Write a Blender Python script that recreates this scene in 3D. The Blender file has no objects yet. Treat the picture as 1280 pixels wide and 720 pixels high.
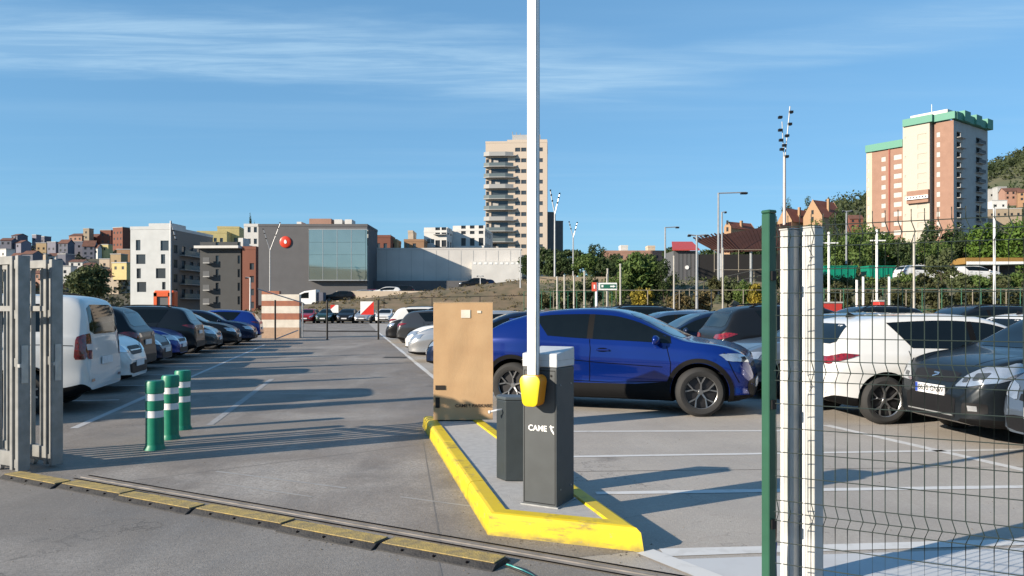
import bpy, bmesh, math, random
import numpy as np
from mathutils import Vector, Matrix
from mathutils.bvhtree import BVHTree

scene = bpy.context.scene
col = scene.collection
R = math.radians
rnd = random.Random(7)

# ------------------------------------------------------------------ camera, sky, sun, exposure
F, HZ, CH = 950.0, 385.0, 1.55            # focal length and horizon row (1280 px wide picture), eye height
cam_d = bpy.data.cameras.new('camera')
cam = bpy.data.objects.new('camera', cam_d); col.objects.link(cam)
cam.location = (0, 0, CH); cam.rotation_euler = (R(90), 0, 0)
cam_d.sensor_width = 36; cam_d.lens = F / 1280 * 36
cam_d.shift_y = (HZ - 360) / 1280
cam_d.clip_start = 0.05; cam_d.clip_end = 6000
scene.camera = cam

SUN_EL = 20.5
SUN_TO = Vector((-0.882, -0.471, 0)).normalized()       # horizontal direction towards the sun
world = bpy.data.worlds.new('World'); scene.world = world; world.use_nodes = True
wt = world.node_tree; wn = wt.nodes; wl = wt.links; wn.clear()
sky = wn.new('ShaderNodeTexSky'); sky.sky_type = 'NISHITA'; sky.sun_disc = False
sky.sun_elevation = R(SUN_EL); sky.sun_rotation = math.atan2(SUN_TO.x, SUN_TO.y) % (2 * math.pi)
sky.altitude = 50; sky.air_density = 1.0; sky.dust_density = 0.1; sky.ozone_density = 6.0
bg = wn.new('ShaderNodeBackground'); bg.inputs['Strength'].default_value = 0.082
wo = wn.new('ShaderNodeOutputWorld')
tc = wn.new('ShaderNodeTexCoord')
sep = wn.new('ShaderNodeSeparateXYZ'); wl.new(tc.outputs['Generated'], sep.inputs[0])
def wmath(op, a, b=None, clamp=False):
    n = wn.new('ShaderNodeMath'); n.operation = op; n.use_clamp = clamp
    for i, s in enumerate((a, b)):
        if s is None: continue
        if isinstance(s, (int, float)): n.inputs[i].default_value = s
        else: wl.new(s, n.inputs[i])
    return n.outputs[0]
zc = wmath('MAXIMUM', sep.outputs['Z'], 0.04)
cx_ = wmath('DIVIDE', sep.outputs['X'], zc); cy_ = wmath('DIVIDE', sep.outputs['Y'], zc)
comb = wn.new('ShaderNodeCombineXYZ'); wl.new(cx_, comb.inputs[0]); wl.new(cy_, comb.inputs[1])
def cloud_layer(rot, scl, loc, nscale, lo, hi, detail=6):
    mp = wn.new('ShaderNodeMapping'); mp.inputs['Rotation'].default_value = (0, 0, R(rot))
    mp.inputs['Scale'].default_value = scl; mp.inputs['Location'].default_value = loc
    wl.new(comb.outputs[0], mp.inputs[0])
    nz = wn.new('ShaderNodeTexNoise'); nz.inputs['Scale'].default_value = nscale
    nz.inputs['Detail'].default_value = detail; nz.inputs['Roughness'].default_value = 0.55
    nz.inputs['Distortion'].default_value = 0.3
    wl.new(mp.outputs[0], nz.inputs['Vector'])
    rp = wn.new('ShaderNodeMapRange'); rp.interpolation_type = 'SMOOTHSTEP'
    rp.inputs['From Min'].default_value = lo; rp.inputs['From Max'].default_value = hi
    wl.new(nz.outputs[0], rp.inputs['Value'])
    return rp.outputs[0]
c1 = cloud_layer(14, (0.16, 0.9, 1), (0.35, 0.62, 0), 1.0, 0.46, 0.72)
c2 = cloud_layer(-24, (0.3, 1.5, 1), (3.1, 4.4, 0), 1.0, 0.5, 0.8)
def streak(c0, slope, width, x0, x1, wob, amp):            # one long cirrus streak in the plane of the clouds
    mp = wn.new('ShaderNodeMapping'); mp.inputs['Scale'].default_value = (0.55, 1.3, 1); mp.inputs['Location'].default_value = (wob, 0, 0)
    wl.new(comb.outputs[0], mp.inputs[0])
    nz = wn.new('ShaderNodeTexNoise'); nz.inputs['Scale'].default_value = 1.1; nz.inputs['Detail'].default_value = 7; nz.inputs['Roughness'].default_value = .6
    wl.new(mp.outputs[0], nz.inputs['Vector'])
    d = wmath('SUBTRACT', wmath('SUBTRACT', cy_, c0), wmath('MULTIPLY', cx_, slope))
    d = wmath('ADD', d, wmath('MULTIPLY', wmath('SUBTRACT', nz.outputs[0], .5), .9))
    d = wmath('ABSOLUTE', d)
    def smooth(v, a, b):
        r = wn.new('ShaderNodeMapRange'); r.interpolation_type = 'SMOOTHSTEP'; r.inputs['From Min'].default_value = a; r.inputs['From Max'].default_value = b
        wl.new(v, r.inputs['Value']); return r.outputs[0]
    m = wmath('MULTIPLY', smooth(d, width, width * .25), smooth(cx_, x1, x1 - 1.2))
    m = wmath('MULTIPLY', m, smooth(cx_, x0, x0 + 1.0))
    mp2 = wn.new('ShaderNodeMapping'); mp2.inputs['Scale'].default_value = (0.7, 4.2, 1); mp2.inputs['Rotation'].default_value = (0, 0, math.atan(slope) * -1); mp2.inputs['Location'].default_value = (wob, 1.7, 0)
    wl.new(comb.outputs[0], mp2.inputs[0])
    n2 = wn.new('ShaderNodeTexNoise'); n2.inputs['Scale'].default_value = 1.6; n2.inputs['Detail'].default_value = 9; n2.inputs['Roughness'].default_value = .65; n2.inputs['Distortion'].default_value = .5
    wl.new(mp2.outputs[0], n2.inputs['Vector'])
    m = wmath('MULTIPLY', m, wmath('ADD', wmath('MULTIPLY', smooth(n2.outputs[0], .36, .66), .75), .35))
    return wmath('MULTIPLY', m, amp)
s1 = streak(3.18, .20, .55, -9, 1.1, 0.0, .56); s2 = streak(3.62, -.62, .40, -.6, 3.4, 5.0, .28)
cl = wmath('ADD', wmath('MULTIPLY', c1, 0.14), wmath('MULTIPLY', c2, 0.10))
cl = wmath('ADD', cl, wmath('ADD', s1, s2), True)
mixc = wn.new('ShaderNodeMix'); mixc.data_type = 'RGBA'
tint = wn.new('ShaderNodeMix'); tint.data_type = 'RGBA'; tint.blend_type = 'MULTIPLY'
tint.inputs['Factor'].default_value = 1.0; tint.inputs['B'].default_value = (1.27, 1.98, 2.42, 1)
gam = wn.new('ShaderNodeGamma'); gam.inputs['Gamma'].default_value = 0.5
wl.new(sky.outputs[0], gam.inputs['Color']); wl.new(gam.outputs[0], tint.inputs['A'])
wl.new(cl, mixc.inputs['Factor']); wl.new(tint.outputs['Result'], mixc.inputs['A'])
mixc.inputs['B'].default_value = (3.3, 4.9, 6.3, 1)
wl.new(mixc.outputs['Result'], bg.inputs['Color']); wl.new(bg.outputs[0], wo.inputs[0])

sun_d = bpy.data.lights.new('sun', 'SUN'); sun = bpy.data.objects.new('sun', sun_d); col.objects.link(sun)
sun_d.energy = 5.0; sun_d.angle = R(0.5); sun_d.color = (1.0, 0.87, 0.71)
sdir = Vector((SUN_TO.x * math.cos(R(SUN_EL)), SUN_TO.y * math.cos(R(SUN_EL)), math.sin(R(SUN_EL))))
sun.rotation_euler = sdir.to_track_quat('Z', 'Y').to_euler(); sun.location = (-20, -10, 30)

scene.view_settings.view_transform = 'Standard'; scene.view_settings.look = 'None'
scene.view_settings.gamma = 1; scene.view_settings.use_curve_mapping = False
scene.view_settings.exposure = 0.86
scene.cycles.use_denoising = True
scene.cycles.max_bounces = 8

# ------------------------------------------------------------------ helpers
def G(px, py, z=0.0):
    s = (py - HZ) / (CH - z)
    return Vector(((px - 640) / s, F / s, z))
def P(px, py, Y):
    return Vector(((px - 640) * Y / F, Y, CH + (HZ - py) * Y / F))
def XA(px, Y): return (px - 640) * Y / F
def ZA(py, Y): return CH + (HZ - py) * Y / F

def mat(name, c, rough=0.6, metal=0.0, c2=None, scale=8.0, lo=0.35, hi=0.65, bump=0.0, bscale=40.0,
        coat=0.0, spec=0.5, detail=4, emit=None, space='Object', trans=0.0):
    m = bpy.data.materials.new(name); m.use_nodes = True
    nt = m.node_tree; n = nt.nodes; l = nt.links
    b = n['Principled BSDF']
    b.inputs['Base Color'].default_value = (*c, 1); b.inputs['Roughness'].default_value = rough
    b.inputs['Metallic'].default_value = metal
    b.inputs['Specular IOR Level'].default_value = spec
    b.inputs['Coat Weight'].default_value = coat; b.inputs['Coat Roughness'].default_value = 0.04
    t = n.new('ShaderNodeTexCoord')
    if c2 is None: c2 = tuple(x * 0.86 for x in c)
    nz = n.new('ShaderNodeTexNoise'); nz.inputs['Scale'].default_value = scale; nz.inputs['Detail'].default_value = detail
    l.new(t.outputs[space], nz.inputs['Vector'])
    mr = n.new('ShaderNodeMapRange'); mr.inputs['From Min'].default_value = lo; mr.inputs['From Max'].default_value = hi
    l.new(nz.outputs[0], mr.inputs['Value'])
    mx = n.new('ShaderNodeMix'); mx.data_type = 'RGBA'
    mx.inputs['A'].default_value = (*c, 1); mx.inputs['B'].default_value = (*c2, 1)
    l.new(mr.outputs[0], mx.inputs['Factor']); l.new(mx.outputs['Result'], b.inputs['Base Color'])
    if bump:
        nb = n.new('ShaderNodeTexNoise'); nb.inputs['Scale'].default_value = bscale; nb.inputs['Detail'].default_value = 3
        l.new(t.outputs[space], nb.inputs['Vector'])
        bp = n.new('ShaderNodeBump'); bp.inputs['Strength'].default_value = bump; bp.inputs['Distance'].default_value = 0.02
        l.new(nb.outputs[0], bp.inputs['Height']); l.new(bp.outputs[0], b.inputs['Normal'])
    if emit:
        b.inputs['Emission Color'].default_value = (*emit[0], 1); b.inputs['Emission Strength'].default_value = emit[1]
    return m

class MB:
    def __init__(s): s.v = []; s.f = []
    def add(s, vs, fs, M=None):
        o = len(s.v)
        s.v += [tuple(M @ Vector(v)) if M is not None else tuple(v) for v in vs]
        s.f += [[i + o for i in f] for f in fs]; return s
    def box(s, x0, x1, y0, y1, z0, z1, M=None):
        return s.add([(x0,y0,z0),(x1,y0,z0),(x1,y1,z0),(x0,y1,z0),(x0,y0,z1),(x1,y0,z1),(x1,y1,z1),(x0,y1,z1)],
                     [(0,3,2,1),(4,5,6,7),(0,1,5,4),(1,2,6,5),(2,3,7,6),(3,0,4,7)], M)
    def cyl(s, p0, p1, r0, r1=None, n=10, cap=True):
        r1 = r0 if r1 is None else r1
        p0 = Vector(p0); p1 = Vector(p1); d = (p1 - p0)
        q = d.to_track_quat('Z', 'Y'); vs = []
        for p, r in ((p0, r0), (p1, r1)):
            for i in range(n):
                a = 2 * math.pi * i / n
                vs.append(p + q @ Vector((r * math.cos(a), r * math.sin(a), 0)))
        fs = [(i, (i + 1) % n, n + (i + 1) % n, n + i) for i in range(n)]
        if cap: fs += [tuple(range(n - 1, -1, -1)), tuple(range(n, 2 * n))]
        return s.add(vs, fs)
    def tube(s, pts, r, n=6):
        pts = [Vector(p) for p in pts]; vs = []; fs = []
        for i, p in enumerate(pts):
            d = (pts[min(i + 1, len(pts) - 1)] - pts[max(i - 1, 0)])
            q = d.to_track_quat('Z', 'Y')
            for k in range(n):
                a = 2 * math.pi * k / n
                vs.append(p + q @ Vector((r * math.cos(a), r * math.sin(a), 0)))
        for i in range(len(pts) - 1):
            for k in range(n):
                fs.append((i*n+k, i*n+(k+1)%n, (i+1)*n+(k+1)%n, (i+1)*n+k))
        fs += [tuple(range(n - 1, -1, -1)), tuple(range((len(pts)-1)*n, len(pts)*n))]
        return s.add(vs, fs)
    def prism(s, poly, z0, z1, M=None, inset=0.0):
        n = len(poly)
        vs = [(x, y, z0) for x, y in poly] + [(x, y, z1) for x, y in poly]
        fs = [tuple(range(n - 1, -1, -1)), tuple(range(n, 2 * n))] + [(i, (i+1) % n, n+(i+1) % n, n+i) for i in range(n)]
        return s.add(vs, fs, M)
    def lathe(s, prof, n=24, M=None):     # profile (r,h) round local Y axis
        vs = []; fs = []; k = len(prof)
        for i in range(n):
            a = 2 * math.pi * i / n
            vs += [(r * math.cos(a), h, r * math.sin(a)) for r, h in prof]
        for i in range(n):
            j = (i + 1) % n
            for q in range(k - 1): fs.append((i*k+q, j*k+q, j*k+q+1, i*k+q+1))
        return s.add(vs, fs, M)
    def mesh(s, name, smooth=False, bevel=0.0, angle=35, seg=1):
        me = bpy.data.meshes.new(name); me.from_pydata(s.v, [], s.f); me.update()
        if bevel:
            bm = bmesh.new(); bm.from_mesh(me)
            bmesh.ops.remove_doubles(bm, verts=bm.verts, dist=1e-5)
            bmesh.ops.recalc_face_normals(bm, faces=bm.faces)
            es = [e for e in bm.edges if len(e.link_faces) == 2 and e.calc_face_angle(0) > R(30)]
            bmesh.ops.bevel(bm, geom=es, offset=bevel, segments=seg, affect='EDGES', profile=0.5, clamp_overlap=True)
            bm.to_mesh(me); bm.free()
        if smooth:
            me.shade_smooth(); me.set_sharp_from_angle(angle=R(angle))
        return me
    def build(s, name, m, parent=None, smooth=False, bevel=0.0, seg=1):
        return obj(name, s.mesh(name, smooth, bevel, seg=seg), m, parent)

def obj(name, me, m=None, parent=None, loc=None, rot=None):
    o = bpy.data.objects.new(name, me); col.objects.link(o)
    if m is not None and me is not None and len(me.materials) == 0: me.materials.append(m)
    if parent is not None: o.parent = parent
    if loc is not None: o.location = loc
    if rot is not None: o.rotation_euler = rot
    return o
def tag(o, label=None, cat=None, group=None, kind=None):
    if label: o['label'] = label
    if cat: o['category'] = cat
    if group: o['group'] = group
    if kind: o['kind'] = kind
    return o
def thing(name, label, cat, loc=(0,0,0), rz=0.0, group=None):
    o = bpy.data.objects.new(name, None); col.objects.link(o); o.empty_display_size = 0.2
    o.location = loc; o.rotation_euler = (0, 0, rz)
    return tag(o, label, cat, group)
def struct(name, mb, m, parent=None):
    o = mb.build(name, m, parent); o['kind'] = 'structure'; return o
def setmat(o, m):
    if len(o.material_slots):
        o.material_slots[0].link = 'OBJECT'; o.material_slots[0].material = m
def copy_tree(o, parent=None, kids=None):
    c = o.copy(); col.objects.link(c)
    c.parent = parent
    if parent is not None: c.matrix_parent_inverse = o.matrix_parent_inverse.copy()
    for ch in KIDS(o): copy_tree(ch, c)
    return c
def KIDS(o): return list(o.children)

def text_mesh(s, size, name, m, parent, M, extr=0.0006, bold=0.0, align='CENTER'):
    cu = bpy.data.curves.new('t', 'FONT'); cu.body = s; cu.size = size; cu.extrude = extr
    cu.offset = bold; cu.align_x = align; cu.align_y = 'CENTER'
    t = bpy.data.objects.new('t', cu); col.objects.link(t)
    dg = bpy.context.evaluated_depsgraph_get(); dg.update()
    me = bpy.data.meshes.new_from_object(t.evaluated_get(dg)); me.name = name
    bpy.data.objects.remove(t); bpy.data.curves.remove(cu)
    me.materials.clear(); me.transform(M)
    return obj(name, me, m, parent)

# ------------------------------------------------------------------ shared materials
def ground_mat(name, base, dark, light, stain=0.5, sc=1.0, blobs=()):
    m = bpy.data.materials.new(name); m.use_nodes = True
    nt = m.node_tree; n = nt.nodes; l = nt.links; b = n['Principled BSDF']
    t = n.new('ShaderNodeTexCoord')
    def noise(scale, detail, rough=0.6, mapping=None):
        z = n.new('ShaderNodeTexNoise'); z.inputs['Scale'].default_value = scale
        z.inputs['Detail'].default_value = detail; z.inputs['Roughness'].default_value = rough
        if mapping:
            mp = n.new('ShaderNodeMapping'); mp.inputs['Rotation'].default_value = mapping[0]; mp.inputs['Scale'].default_value = mapping[1]
            l.new(t.outputs['Object'], mp.inputs[0]); l.new(mp.outputs[0], z.inputs['Vector'])
        else: l.new(t.outputs['Object'], z.inputs['Vector'])
        return z.outputs[0]
    def rng(v, a, b_, c=0.0, d=1.0):
        r = n.new('ShaderNodeMapRange'); r.inputs['From Min'].default_value = a; r.inputs['From Max'].default_value = b_
        r.inputs['To Min'].default_value = c; r.inputs['To Max'].default_value = d
        l.new(v, r.inputs['Value']); return r.outputs[0]
    def mix(f, a, b_):
        x = n.new('ShaderNodeMix'); x.data_type = 'RGBA'; l.new(f, x.inputs['Factor'])
        for k, v in (('A', a), ('B', b_)):
            if isinstance(v, tuple): x.inputs[k].default_value = (*v, 1)
            else: l.new(v, x.inputs[k])
        return x.outputs['Result']
    c = mix(rng(noise(0.55 * sc, 4), 0.38, 0.64), base, dark)
    c = mix(rng(noise(1.1 * sc, 5, 0.65, ((0, 0, R(12)), (1.0, 0.22, 1))), 0.5, 0.72, 0, stain), c, light)
    c = mix(rng(noise(3.2 * sc, 6, 0.7), 0.58, 0.74, 0, stain * 0.8), c, dark)
    def vmath(op, a, b_=None):
        x = n.new('ShaderNodeMath'); x.operation = op; x.use_clamp = False
        for i, q in enumerate((a, b_)):
            if q is None: continue
            if isinstance(q, (int, float)): x.inputs[i].default_value = q
            else: l.new(q, x.inputs[i])
        return x.outputs[0]
    blk = tuple(v * .42 for v in dark); pale = tuple(min(1, v * 1.22) for v in light)
    # large pale worn zones and rubbed tyre paths
    c = mix(rng(noise(0.33 * sc, 3, 0.55, ((0, 0, R(-20)), (1.0, 0.75, 1))), 0.54, 0.70, 0, stain * .8), c, pale)
    c = mix(rng(noise(9 * sc, 5, .7), 0.55, 0.72, 0, .35), c, dark)
    for bx_, by_, rx_, ry_, st_ in blobs:                  # pale scrubbed patches left on the slab
        mp = n.new('ShaderNodeMapping'); mp.inputs['Scale'].default_value = (1 / rx_, 1 / ry_, 0); mp.inputs['Location'].default_value = (-bx_ / rx_, -by_ / ry_, 0)
        l.new(t.outputs['Object'], mp.inputs[0])
        ln = n.new('ShaderNodeVectorMath'); ln.operation = 'LENGTH'; l.new(mp.outputs[0], ln.inputs[0])
        d_ = vmath('ADD', ln.outputs['Value'], vmath('MULTIPLY', vmath('SUBTRACT', noise(2.2, 6, .65), .5), 1.9))
        c = mix(rng(d_, 1.15, .25, 0, st_), c, pale)
    # aggregate
    c = mix(rng(noise(26, 3), 0.45, 0.68, 0, 0.45), c, dark)
    c = mix(rng(noise(48, 2), 0.42, 0.68, 0, 0.65), c, dark)
    c = mix(rng(noise(95, 2), 0.56, 0.72, 0, 0.5), c, pale)
    # oil spots
    vo = n.new('ShaderNodeTexVoronoi'); vo.inputs['Scale'].default_value = 0.75
    l.new(t.outputs['Object'], vo.inputs['Vector'])
    sp = n.new('ShaderNodeSeparateColor'); l.new(vo.outputs['Color'], sp.inputs[0])
    dd = vmath('ADD', vo.outputs['Distance'], vmath('MULTIPLY', vmath('SUBTRACT', noise(6, 4), .5), .22))
    spot = vmath('MULTIPLY', rng(dd, .13, .02, 0, .6), rng(sp.outputs[0], .60, .75))
    c = mix(spot, c, blk)
    # hairline cracks
    cr = rng(vmath('ABSOLUTE', vmath('SUBTRACT', noise(0.9 * sc, 7, .55), .5)), .0045, .001, 0, .75)
    c = mix(vmath('MULTIPLY', cr, rng(noise(.22, 2), .48, .6)), c, blk)
    l.new(c, b.inputs['Base Color'])
    l.new(rng(noise(2.0, 4), 0.3, 0.7, 0.62, 0.85), b.inputs['Roughness'])
    b.inputs['Specular IOR Level'].default_value = 0.35
    bp = n.new('ShaderNodeBump'); bp.inputs['Strength'].default_value = 0.5; bp.inputs['Distance'].default_value = 0.008
    l.new(noise(120, 4), bp.inputs['Height']); l.new(bp.outputs[0], b.inputs['Normal'])
    return m

def paint_worn(name, c, under, amount=0.5, sc=9):
    m = mat(name, c, 0.7, c2=under, scale=sc, lo=0.52 - 0.0, hi=0.52 + 0.25 / max(amount, .1), detail=8)
    return m

M_ground = ground_mat('earth_ground', (0.20, 0.18, 0.15), (0.13, 0.12, 0.10), (0.26, 0.24, 0.2), 0.5, 0.4)
M_lot = ground_mat('lot_concrete', (0.385, 0.353, 0.313), (0.30, 0.275, 0.247), (0.44, 0.415, 0.378), 0.55)
M_lane = ground_mat('lane_concrete', (0.22, 0.193, 0.168), (0.165, 0.146, 0.129), (0.35, 0.323, 0.29), 0.75, 1.0, ((-2.16, 6.85, .85, 1.0, .75), (-.95, 7.3, .38, .9, .6), (-2.7, 10.8, 1.1, .45, .55), (-.55, 6.2, .5, .5, .45), (-3.6, 7.1, .5, .5, .4), (-3.2, 13.8, .9, .4, .4)))
M_drive = ground_mat('drive_asphalt', (0.232, 0.213, 0.192), (0.160, 0.148, 0.135), (0.30, 0.28, 0.256), 0.7, 0.8, ((-3.4, 4.6, 1.6, .5, .4), (-1.2, 3.6, 1.0, .4, .35)))
M_white_line = paint_worn('line_paint', (0.56, 0.56, 0.55), (0.36, 0.35, 0.33), 0.6)
M_white_pale = paint_worn('pale_paint', (0.46, 0.475, 0.49), (0.36, 0.36, 0.36), 0.5, 3)
M_joint = mat('joint', (0.16, 0.15, 0.14), 0.9)
M_yellow = mat('kerb_yellow', (0.60, 0.45, 0.012), 0.5, c2=(0.55, 0.405, 0.012), scale=3, bump=0.05, bscale=120)
def scuffed(m, dirt=(0.09, 0.08, 0.06), thr=.555, amt=.6, base_z=.045):
    nt = m.node_tree; n = nt.nodes; l = nt.links; b = n['Principled BSDF']; src = b.inputs['Base Color'].links[0].from_socket
    t = n.new('ShaderNodeTexCoord')
    def nz(sc, scale, det=6):
        mp = n.new('ShaderNodeMapping'); mp.inputs['Scale'].default_value = scale; l.new(t.outputs['Object'], mp.inputs[0])
        z = n.new('ShaderNodeTexNoise'); z.inputs['Scale'].default_value = sc; z.inputs['Detail'].default_value = det; z.inputs['Roughness'].default_value = .7
        l.new(mp.outputs[0], z.inputs['Vector']); return z.outputs[0]
    def rg(v, a, b_, c, d):
        r = n.new('ShaderNodeMapRange'); r.inputs['From Min'].default_value = a; r.inputs['From Max'].default_value = b_; r.inputs['To Min'].default_value = c; r.inputs['To Max'].default_value = d
        l.new(v, r.inputs['Value']); return r.outputs[0]
    def mx(f, a, col_):
        x = n.new('ShaderNodeMix'); x.data_type = 'RGBA'; l.new(f, x.inputs['Factor']); l.new(a, x.inputs['A']); x.inputs['B'].default_value = (*col_, 1); return x.outputs['Result']
    c = mx(rg(nz(3.5, (1, 1, 5)), thr, thr + .10, 0, amt), src, dirt)                 # long rubber scuffs
    c = mx(rg(nz(17, (1, 1, 1.5)), .63, .67, 0, .8), c, (.30, .28, .25))              # chips down to concrete
    sp = n.new('ShaderNodeSeparateXYZ'); l.new(t.outputs['Object'], sp.inputs[0])
    ad = n.new('ShaderNodeMath'); ad.operation = 'ADD'; l.new(sp.outputs['Z'], ad.inputs[0]); l.new(rg(nz(7, (1, 1, 1)), .3, .7, -.03, .03), ad.inputs[1])
    c = mx(rg(ad.outputs[0], base_z, 0.0, 0, .6), c, dirt)                             # splashed grime along the foot
    l.new(c, b.inputs['Base Color']); return m
scuffed(M_yellow)
M_island = mat('island_concrete', (0.40, 0.392, 0.375), 0.85, c2=(0.34, 0.332, 0.32), scale=14, bump=0.3, bscale=160)
M_grey_metal = mat('housing_grey', (0.052, 0.060, 0.064), 0.55, 0.05, bump=0.05, bscale=500)
M_white_plastic = mat('white_plastic', (0.82, 0.82, 0.82), 0.35)
M_white_paint = mat('white_paint', (0.85, 0.85, 0.83), 0.3)
M_box_dark = mat('reader_dark', (0.035, 0.045, 0.05), 0.45, 0.2, bump=0.05, bscale=400)
M_orange_y = mat('boom_yellow', (0.62, 0.48, 0.006), 0.35)
M_orange_side = mat('boom_orange', (0.75, 0.26, 0.01), 0.4)
M_card = mat('cardboard', (0.52, 0.34, 0.18), 0.85, c2=(0.46, 0.29, 0.15), scale=3, bump=0.08, bscale=60)
M_card_edge = mat('cardboard_edge', (0.60, 0.44, 0.28), 0.9)
M_print = mat('black_print', (0.02, 0.015, 0.012), 0.8)
M_sticker = mat('sticker', (0.78, 0.72, 0.6), 0.7)
M_black = mat('black_plastic', (0.008, 0.008, 0.009), 0.5, spec=.3)
M_rubber = mat('rubber', (0.022, 0.022, 0.022), 0.8, bump=0.1, bscale=200)
M_ramp_black = mat('ramp_rubber', (0.018, 0.018, 0.019), 0.8, c2=(0.035, 0.034, 0.033), scale=6, bump=0.4, bscale=60)
M_ramp_yellow = mat('ramp_yellow', (0.40, 0.29, 0.09), 0.75, c2=(0.24, 0.185, 0.085), scale=16, bump=0.35, bscale=90)
M_steel = mat('galvanised', (0.42, 0.43, 0.43), 0.45, 0.6, c2=(0.33, 0.34, 0.34), scale=12)
M_gate = mat('gate_steel', (0.26, 0.265, 0.26), 0.5, 0.3, c2=(0.2, 0.205, 0.2), scale=9)
M_green_bollard = mat('bollard_green', (0.0, 0.185, 0.108), 0.45, c2=(0.0, 0.16, 0.095), scale=12)
M_reflect = mat('reflective_band', (0.75, 0.76, 0.76), 0.45)
M_post_green = mat('post_green', (0.02, 0.088, 0.052), 0.45)
M_wire = mat('fence_wire', (0.014, 0.026, 0.021), 0.55)
M_post_white = mat('post_white', (0.44, 0.445, 0.43), 0.5, c2=(0.34, 0.345, 0.335), scale=6, bump=0.15, bscale=30)
M_cable = mat('cable_teal', (0.08, 0.42, 0.38), 0.4)
M_red = mat('red_paint', (0.62, 0.03, 0.02), 0.4)
M_sign_white = mat('sign_white', (0.8, 0.8, 0.78), 0.5)
M_glass = mat('car_glass', (0.004, 0.006, 0.007), 0.04, spec=0.38)
M_chrome = mat('chrome', (0.75, 0.76, 0.78), 0.15, 0.95)
M_lens = mat('lamp_lens', (0.62, 0.64, 0.66), 0.08, 0.75, c2=(0.42, 0.44, 0.46), scale=7, coat=1)
M_lens_dark = mat('lamp_lens_dark', (0.05, 0.055, 0.06), 0.06, 0.2, coat=1)
M_tail = mat('tail_lens', (0.22, 0.004, 0.006), 0.12, c2=(0.07, 0.002, 0.003), scale=25, coat=1)
M_tail_white = mat('tail_white', (0.65, 0.6, 0.6), 0.15, coat=1)
M_rim = mat('rim_silver', (0.38, 0.39, 0.40), 0.3, 0.85)
M_rim_dark = mat('rim_dark', (0.03, 0.03, 0.033), 0.4, 0.5)
M_plate = mat('number_plate', (0.72, 0.72, 0.72), 0.4)
M_plate_blue = mat('plate_blue', (0.02, 0.06, 0.35), 0.4)
M_seam = mat('seam', (0.003, 0.003, 0.004), 0.8, spec=.05)
M_clad = mat('cladding', (0.005, 0.005, 0.0055), 0.7, spec=.15)
def paint(name, c, rough=0.28, metal=0.25, coat=0.7):
    return mat('paint_' + name, c, rough, metal, c2=tuple(x * 0.93 for x in c), scale=2, coat=coat, spec=.3)
PAINT = {
    'blue': paint('blue', (0.001, 0.016, 0.15), 0.22, 0.3), 'white': paint('white', (0.62, 0.62, 0.60), 0.3, 0.0),
    'navy': paint('navy', (0.006, 0.015, 0.045), 0.32, 0.3, .25), 'black': paint('black', (0.007, 0.008, 0.010), 0.35, 0.1, .2),
    'grey': paint('grey', (0.065, 0.068, 0.072), 0.3, 0.5), 'silver': paint('silver', (0.42, 0.43, 0.44), 0.3, 0.6),
    'charcoal': paint('charcoal', (0.010, 0.014, 0.018), 0.3, 0.3, .35), 'steelblue': paint('steelblue', (0.05, 0.10, 0.18), 0.28, 0.4),
    'red': paint('red', (0.32, 0.01, 0.015), 0.3, 0.2), 'bluegrey': paint('bluegrey', (0.10, 0.13, 0.17), 0.3, 0.45),
    'midblue': paint('midblue', (0.006, 0.03, 0.21), 0.3, 0.3), 'darkgreen': paint('darkgreen', (0.01, 0.03, 0.02), 0.3, 0.2),
}
# ------------------------------------------------------------------ ground, lot, drive, markings
LANE = Vector((-0.212, 0.977, 0)).normalized()          # along the lane
BAY = Vector((1.0, 0.062, 0)).normalized()              # along the right-hand bays
TRK = Vector((0.88, -0.475, 0)).normalized()            # along the gate track and the fence
mb = MB(); mb.add([(-2500, -60, 0), (2500, -60, 0), (2500, 5000, 0), (-2500, 5000, 0)], [(0, 1, 2, 3)])
struct('ground', mb, M_ground)
t0 = G(15, 596); 
def trk(s, n=0.0, z=0.0):                                # point s metres along the track from its left end, n metres to the far side
    q = t0 + TRK * s + Vector((-TRK.y, TRK.x, 0)) * n
    return Vector((q.x, q.y, z))
a = trk(-30, 0.25, .004); b = trk(40, 0.25, .004)
mb = MB(); mb.add([a, b, (60, 84, .004), (-75, 84, .004), (-75, 30, .004)], [(0, 1, 2, 3, 4)])
struct('parking_lot', mb, M_lot)
mb = MB(); mb.add([(*trk(-30, .25).xy, .0055), (*trk(5.35, .25).xy, .0055), (.80, 4.83, .0055), (-.40, 9.75, .0055), (*G(553, 480).xy, .0055), (*G(470, 413).xy, .0055), (*G(452, 397).xy, .0055), (-75, 80, .0055), (-75, 30, .0055)], [(0, 1, 2, 3, 4, 5, 6, 7, 8)])
struct('lane', mb, M_lane)
mb = MB(); a = trk(-30, 0.25, .005); b = trk(40, 0.25, .005)
mb.add([(a.x, -20, .005), (b.x + 5, -20, .005), b, a], [(0, 1, 2, 3)])
struct('driveway', mb, M_drive)

def strip(p, q, w, z=0.008, mbx=None):
    p = Vector(p); q = Vector(q); d = (q - p).normalized(); n = Vector((-d.y, d.x, 0)) * (w / 2)
    L = (q - p).length; k = max(1, int(L / 0.6)); m_ = mbx or MB(); vs = []; fs = []
    for i in range(k + 1):
        c = p.lerp(q, i / k); ww = 1 + rnd.uniform(-0.12, 0.12)
        vs += [(c.x - n.x * ww, c.y - n.y * ww, z), (c.x + n.x * ww, c.y + n.y * ww, z)]
    for i in range(k): fs.append((2*i, 2*i+2, 2*i+3, 2*i+1))
    return m_.add(vs, fs)
def line(name, p, q, w, m=None, z=0.008):
    o = strip(p, q, w, z).build(name, m or M_white_line); o['kind'] = 'structure'; return o
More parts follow.
